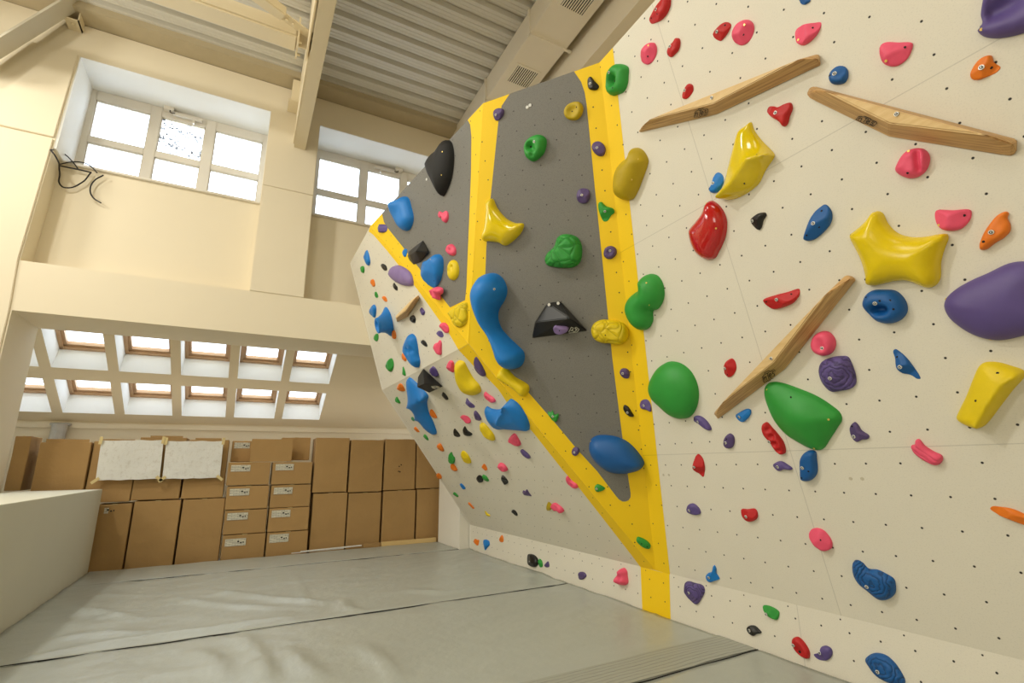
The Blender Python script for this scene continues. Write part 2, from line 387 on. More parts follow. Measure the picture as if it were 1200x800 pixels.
# ventilation duct
b = MB().box(3.413, 4.10, Y0, YF, 8.20, 8.665); duct = b.build('ventilation_duct', M_DUCT, bevel=.006)
tag(duct, 'long beige rectangular ventilation duct running under the ribbed ceiling', 'duct')
for yj in (3.6, 5.58, 7.25):
    MB().box(3.398, 4.20, yj-.02, yj+.02, 8.18, 8.20).box(3.385, 3.413, yj-.02, yj+.02, 8.18, 8.667).cyl((3.62, yj, 8.165), (3.62, yj, 8.21), .02, 8).cyl((4.16, yj, 8.165), (4.16, yj, 8.21), .02, 8).build('joint_flange', M_DUCT, duct)
for yg in (6.43, 4.72):
    gf = MB()
    xa, xb, ya, yb = 3.55, 3.95, yg-.2, yg+.2
    gf.box(xa-.04, xb+.04, ya-.04, ya, 8.188, 8.2).box(xa-.04, xb+.04, yb, yb+.04, 8.188, 8.2).box(xa-.04, xa, ya, yb, 8.188, 8.2).box(xb, xb+.04, ya, yb, 8.188, 8.2)
    g = gf.build('vent_grille', M_DUCT, duct)
    MB().box(xa, xb, ya, yb, 8.194, 8.199).build('grille_back', M_DARK, g)
    sl = MB()
    for i in range(10):
        x = xa + .012 + i*(xb-xa-.02)/9.7; sl.box(x, x+.018, ya, yb, 8.186, 8.194)
    sl.build('slats', M_DUCT, g)

# windows in the end wall
def window(name, x0, x1, panes, zz, dirty=()):
    yw = 9.93; root = structure(empty(name, (0, 0, 0)))
    f = MB(); z0, z1 = 6.27, 7.955; yA, yB = yw-.05, yw+.05
    xs = [x0] + [c for p in panes for c in p] + [x1]
    for i in range(0, len(xs), 2): f.box(xs[i], xs[i+1], yA, yB, z0, z1)
    zs = [z0, zz[0], zz[1], zz[2], zz[3], z1]
    for pa, pb in panes:
        for i in range(0, 6, 2): f.box(pa, pb, yA+.004, yB, zs[i], zs[i+1])
    structure(f.build('window_frame', M_UPVC, root, bevel=.008))
    bd = MB()
    for k, (pa, pb) in enumerate(panes):
        for za, zb in ((zz[0], zz[1]), (zz[2], zz[3])):
            g = .012
            bd.box(pa, pa+g, yw-.02, yw+.02, za, zb).box(pb-g, pb, yw-.02, yw+.02, za, zb).box(pa, pb, yw-.02, yw+.02, zb-g, zb).box(pa, pb, yw-.02, yw+.02, za, za+g)
            structure(MB().box(pa, pb, yw-.004, yw+.004, za, zb).build('pane', M_GLASS_D if (k == 1 and za > 7 and dirty) else M_GLASS, root))
    structure(bd.build('gasket', M_STEEL2, root))
    return root
ZZ = (6.405, 6.93, 7.055, 7.765)
window('window_1', -2.955, -.15, [(-2.845, -2.065), (-1.90, -1.212), (-1.04, -.238)], ZZ, (1,))
window('window_2', .72, 3.45, [(.83, 1.665), (1.825, 2.533), (2.70, 3.34)], ZZ)
def opener(cx, box_left, label):
    o = empty('window_opener', (cx, 9.86, 7.86)); tag(o, label, 'window opener', 'window openers')
    s = -1 if box_left else 1
    MB().box(-.23, .23, -.045, .015, -.035, .02).build('actuator_bar', M_UPVC, o, bevel=.006)
    MB().box(.10*(-s)-.015, .10*(-s)+.015, -.03, .02, -.10, -.03).build('arm', M_UPVC, o)
    MB().box(s*.30-.08, s*.30+.08, -.07, .02, .02, .17).build('junction_box', M_UPVC, o, bevel=.006)
    tube_curve('wire', [(s*.28, -.05, .04), (s*.26, -.07, -.03), (s*.2, -.05, -.01)], .008, M_CABLE, o)
opener(-1.5, True, 'small white chain window opener above the middle pane of the left window')
opener(2.18, False, 'small white chain window opener on the right window, beside the grey climbing panel')
ca = empty('loose_cable', (-2.9, 9.5, 6.3)); tag(ca, 'loose black cables hanging over the sill of the left window', 'cable')
def cz(x, y): q = on_y((60+x/4.4444, 90+y/4.4444), 9.44 if x > 42 else 9.04 if x < 22 else 9.3); return (q[0]+2.9, q[1]-9.5, q[2]-6.3)
tube_curve('strand', [cz(-5, 380), cz(20, 410), cz(44, 500), cz(46, 560), cz(74, 577), cz(160, 550), cz(205, 500)], .011, M_CABLE, ca)
tube_curve('strand', [cz(0, 380), cz(60, 395), cz(110, 440), cz(140, 480)], .009, M_CABLE, ca)
tube_curve('strand', [cz(44, 455), cz(120, 442), cz(190, 455), cz(240, 500)], .009, M_CABLE, ca)
tube_curve('strand', [cz(272, 512), cz(225, 540), cz(203, 590), cz(220, 630), cz(260, 657)], .011, M_CABLE, ca)
tube_curve('strand', [cz(45, 462), cz(80, 470), cz(140, 482), cz(210, 498)], .012, M_CABLE, ca)

# sloping roof of the low alcove with two rows of skylights
TH = math.radians(31); YK, ZK = 12.5, 2.414
def sl(x, s, d=0): # s metres up the slope from the eaves, d along the outward normal
    return (x, YK - s*math.cos(TH) + d*math.sin(TH), ZK + s*math.sin(TH) + d*math.cos(TH))
cols = [(-3.97+.943*i, -3.97+.943*i+.785) for i in range(-2, 6)]
rows = [((YK-12.265)/math.cos(TH), (YK-11.425)/math.cos(TH)), ((YK-11.15)/math.cos(TH), (YK-10.30)/math.cos(TH))]
SMAX = (YK-10.13)/math.cos(TH)
vs = []; fs = []
def quad(a, b, c, d):
    n = len(vs); vs.extend([a, b, c, d]); fs.append((n, n+1, n+2, n+3))
XA, XB = -7.2, 5.4
sb = [0, rows[0][0], rows[0][1], rows[1][0], rows[1][1], SMAX]
for i in range(5):
    if i in (0, 2, 4): quad(sl(XA, sb[i]), sl(XB, sb[i]), sl(XB, sb[i+1]), sl(XA, sb[i+1]))
    else:
        xs = [XA] + [c for p in cols for c in p] + [XB]
        for j in range(0, len(xs), 2): quad(sl(xs[j], sb[i]), sl(xs[j+1], sb[i]), sl(xs[j+1], sb[i+1]), sl(xs[j], sb[i+1]))
structure(link('ceiling_slope', mesh_from('ceiling_slope', vs, fs), None, M_SLOPE))
D = .45; wn = 3
for ri, (sa, sb_) in enumerate(rows):
    for (xa, xb) in cols[1:]:
        root = structure(empty(f'window_{wn}')); wn += 1
        vs = []; fs = []
        quad(sl(xa, sa), sl(xb, sa), sl(xb, sa, D), sl(xa, sa, D)); quad(sl(xa, sb_), sl(xa, sb_, D), sl(xb, sb_, D), sl(xb, sb_))
        quad(sl(xa, sa), sl(xa, sa, D), sl(xa, sb_, D), sl(xa, sb_)); quad(sl(xb, sa), sl(xb, sb_), sl(xb, sb_, D), sl(xb, sa, D))
        structure(link('shaft', mesh_from('shaft', vs, fs), root, M_REVEAL))
        def ring(name, o, wd, d0, d1, mat):
            f = MB(); 
            for (a, b, c, e) in ((xa+o, xb-o, sa+o, sa+o+wd), (xa+o, xb-o, sb_-o-wd, sb_-o), (xa+o, xa+o+wd, sa+o, sb_-o), (xb-o-wd, xb-o, sa+o, sb_-o)):
                n = len(f.v); f.v += [sl(x, s, d) for x in (a, b) for s in (c, e) for d in (d0, d1)]
                f.f += [tuple(n+i for i in q) for q in ((0, 1, 3, 2), (4, 6, 7, 5), (0, 4, 5, 1), (2, 3, 7, 6), (0, 2, 6, 4), (1, 5, 7, 3))]
            return structure(f.build(name, mat, root))
        ring('skylight_frame', 0, .055, D-.02, D+.08, M_WOODFRAME); ring('sash', .055, .05, D+.02, D+.10, M_WOODFRAME)
        vs = []; fs = []; quad(sl(xa+.1, sa+.1, D+.06), sl(xb-.1, sa+.1, D+.06), sl(xb-.1, sb_-.1, D+.06), sl(xa+.1, sb_-.1, D+.06))
        structure(link('pane', mesh_from('pane', vs, fs), root, M_GLASS))
kw = MB().box(XA, XB, YK, YK+.2, FZ, ZK+.02).box(XA, XB, YK-.05, YK, ZK-.13, ZK-.03)
structure(kw.build('wall_alcove', M_CREAM))
structure(MB().box(XA-.2, XA, 10.0, YK+.2, FZ, 4.2).box(XB-.15, XB+.05, 10.0, YK+.2, FZ, 4.2).build('wall_alcove_side', M_CREAM))
# low white parapet at the left edge of the mats
structure(MB().box(-2.84, -1.845, 2.6, 10.19, FZ, 1.205).build('wall_parapet', M_BLOCK, bevel=.006))
fo = empty('foil_pipe', (-3.05, 12.35, 2.22)); tag(fo, 'short silver foil wrapped pipe on the cream wall above the boxes', 'pipe')
MB().cyl((-.02, .02, -.30), (0, .02, .12), .12, 16).build('pipe_body', M_FOIL, fo, smooth=False)
MB().box(-.15, .15, -.02, .16, .10, .15).build('pipe_collar', M_FOIL, fo, bevel=.01)

# ------------------------------------------------------------------ crash mats
FOLDS = [[(272, 742), (290, 752), (303, 768), (322, 790)], [(335, 757), (352, 776), (380, 797)], [(343, 667), (353, 690), (367, 722)], [(300, 775), (312, 800)],
         [(20, 772), (150, 749), (250, 736), (330, 722)], [(60, 748), (110, 742), (170, 741)], [(560, 655), (600, 668), (640, 676)], [(585, 648), (615, 662), (650, 676)], [(200, 700), (260, 708), (330, 712)],
         [(420, 752), (450, 775), (470, 800)], [(60, 709), (110, 716), (170, 724)], [(240, 690), (320, 700), (390, 706)], [(470, 690), (520, 694), (600, 684)], [(400, 700), (405, 712), (430, 716)], [(230, 760), (250, 775), (262, 800)]]
FW = [np.array([on_z(p, 0)[:2] for p in f]) for f in FOLDS]
def folds(x, y):
    p = np.array([x, y]); z = 0
    for k, f in enumerate(FW):
        a, b = f[:-1], f[1:]; ab = b-a; t = np.clip(((p-a)*ab).sum(1)/(ab**2).sum(1), 0, 1); q = a+ab*t[:, None]; d = np.linalg.norm(p-q, axis=1); i = int(d.argmin())
        if d[i] < .3:
            s = (i+t[i])/len(a); z += (.034 if k != 2 else .012)*math.exp(-(d[i]/(.07 if k != 2 else .035))**2)*math.sin(math.pi*min(1, max(0, s)))**.5
    return z
def mat_section(x0, x1, y0, y1, label, flap, seed, wr=.007):
    root = empty('crash_mat', ((x0+x1)/2, (y0+y1)/2, FZ)); tag(root, label, 'crash mat', 'grey crash mats')
    nx, ny = int((x1-x0)/.06), max(6, int((y1-y0)/.06)); cx, cyy = (x0+x1)/2, (y0+y1)/2
    vs = []; fs = []
    def zz(x, y):
        d = min(y-y0, y1-y)
        edge = max(0, 1-d/.55)
        warp = noise.noise(Vector((x*.5+seed, y*.5, 3)))*1.4
        a = noise.noise(Vector((x*.8+seed+warp, y*2.4+warp, 0)))
        f1 = math.exp(-(a/.10)**2)*(.35+.65*max(0, noise.noise(Vector((x*.35, y*.35, seed+9)))+.35))
        b_ = noise.noise(Vector((x*1.6+seed, y*3.6+x*.8, 5)))
        return folds(x, y) + wr*.6*f1 + edge*.010*abs(b_)*1.5 + .004*noise.noise(Vector((x*1.1, y*1.1, seed))) - .006*max(0, 1-d/.03)**2 - .010
    for j in range(ny+1):
        for i in range(nx+1):
            x = x0 + (x1-x0)*i/nx; y = y0 + (y1-y0)*j/ny; vs.append((x-cx, y-cyy, -FZ + zz(x, y)))
    for j in range(ny):
        for i in range(nx): a = j*(nx+1)+i; fs.append((a, a+1, a+nx+2, a+nx+1))
    # skirt down to the floor
    per = [i for i in range(nx+1)] + [(j+1)*(nx+1)-1 for j in range(1, ny+1)] + [ny*(nx+1)+i for i in reversed(range(nx))] + [j*(nx+1) for j in reversed(range(1, ny))]
    n = len(vs); vs += [(vs[i][0], vs[i][1], 0.0) for i in per]
    for k in range(len(per)): k2 = (k+1) % len(per); fs.append((per[k2], per[k], n+k, n+k2))
    me = mesh_from('cover', vs, fs); me.polygons.foreach_set('use_smooth', [True]*(nx*ny) + [False]*(len(me.polygons)-nx*ny))
    link('cover', me, root, M_VINYL)
    if flap:
        w = flap; vs = []; fs = []; N = nx
        for i in range(N+1):
            x = x0 + (x1-x0)*i/N
            for j in range(7): y = y0 + .012 + w*j/6 + .012*noise.noise(Vector((x*.9, 0, seed))); vs.append((x-cx, y-y0, zz(x, y) + .006))
        for i in range(N):
            for j in range(6): a = i*7+j; fs.append((a, a+7, a+8, a+1))
        o = link('closing_flap', mesh_from('closing_flap', vs, fs, True), root, M_FLAP); o.location = (0, y0-cyy, -FZ)
    # dark stitched edge
    pts = []
    q = MB(); N = 60
    for i in range(N):
        xa = x0 + (x1-x0)*i/N; xb = x0 + (x1-x0)*(i+1)/N
        ya = y0 - .004 + .02*noise.noise(Vector((xa*2.6, seed, 1))); yb = y0 - .004 + .02*noise.noise(Vector((xb*2.6, seed, 1)))
        q.bar((xa-cx, ya-cyy, -FZ-.016), (xb-cx, yb-cyy, -FZ-.016), .006, .02)
    q.build('edge_seam', M_DARK, root)
MXL, MXR = -1.838, 3.940
mat_section(MXL, MXR, -2.6, 3.0985, 'grey vinyl crash mat section in the near bottom corner beside the kickboard', 0, 1.3)
mat_section(MXL, MXR, 3.1015, 5.8485, 'large grey vinyl crash mat between the multi stitched seam and the middle seam', .38, 5.1, .016)
mat_section(MXL, MXR, 5.8515, 9.1185, 'wrinkled grey crash mat section between the middle seam and the far seam', 0, 8.7, .024)
mat_section(MXL, 3.742, 9.1215, 10.28, 'narrow farthest strip of grey crash mat in front of the cardboard boxes', 0, 2.2, .012)

# ------------------------------------------------------------------ cardboard boxes in the alcove
def px(ox, oy, s, p): return (ox + p[0]/s, oy + p[1]/s)
def carton(q, ox, oy, s, Yf, label, floor=False, depth=.5, sticker=None, group='cardboard boxes in the alcove', name='cardboard_box', flap=None, wob=.014):
    TL, TR, BL, BR = [on_y(px(ox, oy, s, p), Yf) for p in q]
    x0 = (TL[0]+BL[0])/2+.004; x1 = (TR[0]+BR[0])/2-.004; z1 = (TL[2]+TR[2])/2; z0 = FZ if floor else (BL[2]+BR[2])/2+.003
    o_c = ((x0+x1)/2, Yf, z0); bm = bmesh.new()
    bmesh.ops.create_cube(bm, size=1); bmesh.ops.scale(bm, vec=(x1-x0, depth, z1-z0), verts=bm.verts); bmesh.ops.translate(bm, vec=(0, depth/2, (z1-z0)/2), verts=bm.verts)
    bmesh.ops.bevel(bm, geom=bm.edges[:], offset=.008, segments=1, affect='EDGES')
    bmesh.ops.subdivide_edges(bm, edges=[e for e in bm.edges if e.calc_length() > .1], cuts=7, use_grid_fill=True)
    sd = random.random()*50
    for v in bm.verts:
        n = noise.noise(Vector((v.co.x*3+sd, v.co.z*3, v.co.y*3))); v.co.y += wob*n*(1 if v.co.y < .1 else 0)
        v.co.z += wob*.6*noise.noise(Vector((v.co.x*4, sd, v.co.y*2)))*(1 if v.co.z > (z1-z0)*.9 else 0)
    me = bpy.data.meshes.new(name); bm.to_mesh(me); bm.free()
    o = link(name, me, None, M_CARD); o.location = o_c; tag(o, label, 'box', group)
    W, Hh = x1-x0, z1-z0
    if sticker:
        a, b_, c_, d_ = sticker; vis = (z1 - (BL[2]+BR[2])/2)/Hh; c_ *= vis; d_ *= vis
        l = MB().box(-W/2+a*W, -W/2+b_*W, -.010, -.004, Hh*(1-d_), Hh*(1-c_)).build('sticker', M_LABEL, o); l['label'] = 'white printed sticker'
        k = MB(); xx = -W/2 + (a+(b_-a)*.58)*W; zc = Hh*(1-(c_+d_)/2)
        k.box(xx, xx+.03, -.013, -.010, zc+.0, zc+.022).box(xx+.045, xx+.07, -.013, -.010, zc-.02, zc+.0).box(xx+.085, xx+.10, -.013, -.010, zc-.015, zc+.008)
        k.build('print', M_INK, l)
    if flap:
        MB().box(-W/2+flap[0]*W, -W/2+flap[1]*W, .0, .006, Hh, Hh+flap[2]).build('top_flap', M_CARD, o)
    else:
        MB().box(-W*.06, W*.06, -.004, .05, Hh-.002, Hh+.004).build('closing_tape', M_TAPE, o)
    return o
A4 = (0, 490, 4.4444)
carton([(62, 92), (163, 92), (35, 378), (112, 378)], *A4, 10.45, 'tall brown cardboard box at the far left end of the upper row, beside the jamb')
carton([(203, 125), (474, 125), (160, 385), (437, 385)], *A4, 10.40, 'wide brown cardboard box second from left, above the white parapet', flap=(.1, .95, .05))
carton([(478, 118), (712, 118), (440, 445), (690, 430)], *A4, 10.46, 'brown upper row cardboard box behind the left half of the left paper sheet', flap=(.1, .9, .03))
carton([(716, 100), (968, 100), (693, 428), (942, 420)], *A4, 10.46, 'brown upper row cardboard box behind the gap between the two paper sheets', flap=(.2, .9, .03))
carton([(974, 112), (1186, 112), (950, 418), (1170, 415)], *A4, 10.46, 'brown upper row cardboard box behind the right end of the right paper sheet', flap=(.15, .8, .03))
carton([(500, 455), (688, 440), (440, 795), (640, 780)], *A4, 10.40, 'lower row cardboard box half hidden by the parapet, with a small white sticker', True, sticker=(.24, .36, .05, .14))
carton([(694, 435), (940, 425), (650, 778), (905, 757)], *A4, 10.42, 'lower row cardboard box standing just right of the one with the small sticker', True)
carton([(950, 420), (1172, 420), (912, 755), (1140, 740)], *A4, 10.44, 'lower row cardboard box left of the stacks of flat boxes', True)
S6 = (260, 535, 6.6667)
sm = [([(45, 45), (382, 41), (36, 225), (368, 220)], (.07, .52, .12, .40), 'topmost stickered flat box in the left stack'),
      ([(38, 231), (372, 226), (22, 415), (354, 407)], (.07, .53, .10, .40), 'second stickered flat box from the top in the left stack'),
      ([(22, 420), (354, 411), (6, 608), (343, 597)], (.06, .54, .10, .40), 'third stickered flat box from the top in the left stack'),
      ([(5, 614), (342, 601), (-10, 795), (330, 785)], (.06, .54, .15, .46), 'bottom flat box of the left stack, sticker with a cut corner'),
      ([(395, 45), (710, 40), (385, 219), (699, 212)], (.07, .52, .08, .36), 'topmost stickered flat box in the right stack'),
      ([(384, 224), (697, 216), (371, 400), (688, 391)], (.07, .53, .10, .40), 'second stickered flat box from the top in the right stack'),
      ([(370, 404), (686, 394), (355, 590), (674, 573)], (.06, .52, .08, .38), 'third stickered flat box from the top in the right stack'),
      ([(351, 594), (674, 577), (338, 785), (667, 755)], (.06, .52, .08, .42), 'bottom flat box of the right stack with a square sticker')]
for i, (q, st_, lb) in enumerate(sm): carton(q, *S6, 10.38 + .01*(i % 3), lb, i in (3, 7), .48, st_, 'flat stickered boxes in two stacks', 'flat_carton', wob=.003)
T8 = (260, 500, 8.5714)
carton([(98, 142), (372, 142), (88, 352), (360, 352)], *T8, 10.62, 'shaded flat box with a sticker set back on top of the left stack', depth=.3, sticker=(.08, .66, .08, .36), group='flat stickered boxes in two stacks', name='flat_carton')
carton([(600, 105), (893, 110), (590, 345), (882, 325)], *T8, 10.66, 'shaded plain box set back on top of the right stack', depth=.3)
o = MB().box(0, .5, 0, .012, 0, .28)
q = [on_y(px(*T8, p), 10.40) for p in ((300, 122), (715, 118), (285, 352), (700, 347))]
o = MB().box(-(q[1][0]-q[0][0])/2, (q[1][0]-q[0][0])/2, 0, .05, 0, q[0][2]-q[2][2]).build('cardboard_piece', M_CARD, bevel=.003)
o.location = ((q[0][0]+q[1][0]+q[2][0]+q[3][0])/4, 10.40, (q[2][2]+q[3][2])/2); tag(o, 'loose pale cardboard piece standing on top of the two stacks', 'cardboard piece')
B4 = (250, 490, 4.0)
tall = [([(475, 93), (634, 90), (470, 350), (632, 344)], 0, 'upper tall box immediately right of the stacks of flat boxes'),
        ([(641, 103), (796, 100), (637, 348), (795, 342)], 0, 'upper tall box second right of the flat box stacks, rim slightly torn'),
        ([(803, 100), (948, 97), (800, 340), (948, 332)], 0, 'upper tall box with small dark punctures in its face'),
        ([(955, 104), (1120, 98), (953, 330), (1120, 324)], 0, 'upper tall box partly covered by the climbing wall edge'),
        ([(468, 354), (630, 347), (447, 625), (615, 605)], 1, 'lower tall box immediately right of the stacks of flat boxes'),
        ([(633, 352), (788, 345), (620, 605), (780, 582)], 1, 'lower tall box with a creased top, second right of the flat boxes'),
        ([(796, 344), (948, 335), (790, 580), (945, 560)], 1, 'lower tall box under the box with dark punctures'),
        ([(954, 333), (1100, 328), (950, 560), (1090, 552)], 1, 'lower tall box next to the white jamb at the right end')]
for i, (q, fl, lb) in enumerate(tall):
    o = carton(q, *B4, 10.43 + .015*(i % 3), lb, bool(fl))
    if i == 2:
        for x, z in ((-.02, .47), (.0, .36), (-.03, .37), (.02, .50)): MB().cyl((x, -.003, z), (x, -.012, z), .013, 6).build('puncture', M_DARK, o)
# paper sheets taped on the boxes
def paper(q, label):
    P4 = [on_y(px(100, 500, 6.6667, p), 10.34) for p in q]; N, Mm = 24, 14; vs = []; fs = []
    c = sum(P4)/4
    for j in range(Mm+1):
        for i in range(N+1):
            s, t = i/N, j/Mm; p = (P4[0]*(1-s)+P4[1]*s)*(1-t) + (P4[2]*(1-s)+P4[3]*s)*t - c
            e = .02*noise.noise(Vector((p[0]*5, p[2]*7, c[0]))); vs.append((p[0], p[1]+e*.7, p[2]+(.012*noise.noise(Vector((p[0]*6, 1, j*.2))) if j in (0, Mm) else 0)))
    for j in range(Mm):
        for i in range(N): a = j*(N+1)+i; fs.append((a, a+N+1, a+N+2, a+1))
    o = link('paper_sheet', mesh_from('paper_sheet', vs, fs, True), None, M_PAPER); o.location = c; tag(o, label, 'paper', 'paper sheets taped to boxes')
    for k, ang in ((2, .7), (3, -.7), (0, 1.5), (1, 1.5)):
        p = P4[k]-c; d = Vector((math.cos(ang), 0, math.sin(ang)))*.06
        MB().bar((p[0]-d.x, p[1]-.03, p[2]-d.z), (p[0]+d.x, p[1]-.03, p[2]+d.z), .004, .045, (math.sin(ang), 0, -math.cos(ang))).build('tape', M_TAPE, o)
paper([(125, 107), (612, 104), (79, 420), (580, 406)], 'left crumpled white paper sheet taped across the cardboard boxes')
paper([(632, 112), (1080, 112), (601, 408), (1050, 398)], 'right crumpled white paper sheet taped across the cardboard boxes')
o = MB().box(-.56, .56, -.03, .03, 0, .36).build('wooden_board', M_PLANK); o.location = (3.17, 10.345, FZ); tag(o, 'pale pine board standing on edge behind the far mat, near the jamb', 'board')
o = MB().box(-.16, .16, -.02, .02, 0, .355).build('cardboard_strip', M_CARD); o.location = (2.43, 10.34, FZ); tag(o, 'short brown cardboard strip left of the pale pine board', 'cardboard')
o = MB().bar((-.55, 0, .315), (.53, 0, .335), .03, .02).bar((-.7, .01, .30), (.2, 0, .31), .02, .012).build('cardboard_strip', M_PAPER); o.location = (1.70, 10.315, FZ); tag(o, 'long thin pale cardboard strip lying along the far mat edge', 'cardboard')
# ------------------------------------------------------------------ climbing wall: planes solved from the photo
XW, KH, ZT = 3.945, .412, 5.21
r_a = math.radians
def frame(q, n):
    n = np.array(n, float); n /= np.linalg.norm(n); u = np.cross([0, 0, 1.0], n); u /= np.linalg.norm(u); v = np.cross(n, u)
    return dict(q=np.array(q, float), n=n, u=u, v=v)
P0 = np.array([2.182, 5.102, 2.847]); PB = np.array([3.944, 4.227, .416])
FR = {'R': frame((XW, 0, KH), (-math.cos(r_a(15.2)), 0, -math.sin(r_a(15.2)))), 'L': frame((XW, 0, KH), (-math.cos(r_a(35.9)), 0, -math.sin(r_a(35.9)))),
      'V': frame((2.178, 0, 2.852), (-math.cos(r_a(17)), 0, -math.sin(r_a(17)))), 'K': frame((XW, 0, 0), (-1, 0, 0)),
      'G': frame(PB, (-.752, -.564, -.341)), 'U': frame(P0, (-.976, -.126, -.177))}
def on(f, p, h=0): F = FR[f]; return hit(p, F['q'] + F['n']*h, F['n'])
def uvof(f, w): F = FR[f]; d = np.array(w)-F['q']; return (float(d @ F['u']), float(d @ F['v']))
def fmat(f, origin=None):
    F = FR[f]; o = F['q'] if origin is None else origin
    return Matrix([[F['u'][i], F['v'][i], F['n'][i], o[i]] for i in range(3)] + [[0, 0, 0, 1]])
climb = empty('climbing_wall', (XW, 4.2, 0))
tag(climb, 'tall overhanging white climbing wall with a yellow bordered grey prow', 'climbing wall')
bpy.context.view_layer.update()
def panel(f, pts, mat, name, label, off=0.0, thick=.03):
    """pts: list of pixels or 3-D points lying in the face"""
    c2 = [uvof(f, on(f, p)) if len(p) == 2 else uvof(f, p) for p in pts]
    A = sum(a[0]*b[1]-b[0]*a[1] for a, b in zip(c2, c2[1:]+c2[:1]))
    if A < 0: c2.reverse()
    n = len(c2); out = delaunay_2d_cdt([Vector(c) for c in c2], [(i, (i+1) % n) for i in range(n)], [], 1, 1e-6)
    v2 = [tuple(v) for v in out[0]]; tr = [tuple(t) for t in out[2]]
    vs = [(x, y, off) for x, y in v2]; fs = []
    for t in tr:
        a, b, c = (v2[i] for i in t)
        fs.append(t if (b[0]-a[0])*(c[1]-a[1])-(b[1]-a[1])*(c[0]-a[0]) > 0 else t[::-1])
    k = len(vs); vs += [(x, y, off-thick) for x, y in c2] + [(x, y, off) for x, y in c2]
    for i in range(n): j = (i+1) % n; fs.append((k+i, k+j, k+n+j, k+n+i))
    o = link(name, mesh_from(name, vs, fs), None, mat); o.parent = climb
    o.matrix_parent_inverse = climb.matrix_world.inverted(); o.matrix_world = fmat(f)
    if label: o['label'] = label
    return o
def P3(f, y, z):
    """the face's own point with given world y and z"""
    F = FR[f]; x = F['q'][0] - (F['n'][1]*(y-F['q'][1]) + F['n'][2]*(z-F['q'][2]))/F['n'][0]; return (x, y, z)
def fold(fa, fb, z):
    A, B = FR[fa], FR[fb]; m_ = np.array([A['n'], B['n'], [0, 0, 1]]); return np.linalg.solve(m_, [A['n'] @ A['q'], B['n'] @ B['q'], z])
RG_T, RG_B = fold('R', 'G', ZT), fold('R', 'G', KH)
GU_T = fold('G', 'U', ZT); UV_T = fold('U', 'V', ZT)
GL_B = fold('G', 'L', KH)
YE, YS = 9.03, -1.6
def top(f, p):
    w = on(f, p); v = FR[f]['v']; return tuple(w + v*((ZT-w[2])/v[2]))
panel('R', [RG_B, RG_T, P3('R', YS, ZT), P3('R', YS, KH)], PM['R']['white'], 'white_panel', 'large white slightly overhanging panel')
panel('R', [RG_B, RG_T, top('R', (718.5, 57)), (785.3, 673)], PM['R']['yellow'], 'yellow_stripe', None, .002, .004)
panel('G', [RG_B, RG_T, GU_T, P0, GL_B], PM['G']['yellow'], 'yellow_border', 'yellow border around the grey prow panel')
panel('G', [top('G', (597, 107)), (588, 124), (584.3, 141), (582.3, 160), (575, 232), (570, 290), (568, 345), (568.5, 380), (571, 390), (574.5, 401), (580, 412), (585, 423), (593, 432), (602, 440), (625, 466), (652, 497), (677, 527), (700, 552), (722, 581), (725.5, 585), (729.5, 587.3), (733, 587.3), (736.5, 586), (738.8, 582.5), (739, 578), (737, 565), (729, 510), (717.5, 420), (706, 307), (697, 220), (687.3, 122), (685, 108), (681, 96), top('G', (672.5, 83))], PM['G']['grey'], 'grey_panel', 'dark grey prow panel', .002, .004)
panel('U', [GU_T, P0, UV_T], PM['U']['yellow'], 'yellow_border', 'yellow border around the upper grey panel')
panel('U', [top('U', (548, 140)), (551, 146), (552.4, 160), (552, 200), (550.5, 240), (548, 300), (546.6, 336), (545, 351.5), (527.5, 360), (518, 348), (510, 337), (494, 317.5), (472, 289), (454, 266.5), (450, 260), top('U', (448, 251))], PM['U']['grey'], 'grey_panel', 'lighter grey upper panel', .002, .004)
panel('V', [P0, P3('V', YE, P0[2]), P3('V', YE, ZT), UV_T], PM['V']['white'], 'white_panel', 'white upper left panel')
panel('V', [P0, UV_T, (432, 271), (437.5, 275), (454, 294), (466, 309), (490, 340), (512, 371), (526, 390), (537.3, 409.5)], PM['V']['yellow'], 'yellow_stripe', None, .002, .004)
panel('L', [P0, GL_B, P3('L', YE, KH), P3('L', YE, P0[2])], PM['L']['white'], 'white_panel', 'white steeply overhanging lower left panel')
panel('L', [P0, GL_B, (750.5, 664), (740, 650), (705, 605), (680, 573), (660, 551), (626, 508), (595, 472.5), (584, 456), (569, 440.5), (556, 429.5), (537.6, 410)], PM['L']['yellow'], 'yellow_stripe', None, .002, .004)
panel('K', [(XW, YE, -.02), (XW, YE, KH), (XW, YS, KH), (XW, YS, -.02)], PM['K']['white'], 'kickboard', 'white vertical kickboard along the mats')
panel('K', [(750.8, 664), (784.5, 672.6), (786, 725.5), (752.8, 713.5)], PM['K']['yellow'], 'yellow_stripe', None, .002, .004)
# closing cheek at the far end of the wall
ck = MB().prism_y([(XW, FZ), (XW, KH), (2.178, 2.852), (1.46, ZT), (4.2, ZT), (4.2, FZ)], YE+.002, YE+.06).build('end_cheek', M_COLUMN)
ck.parent = climb; ck.matrix_parent_inverse = climb.matrix_world.inverted()
fl = MB(); sc_m = None

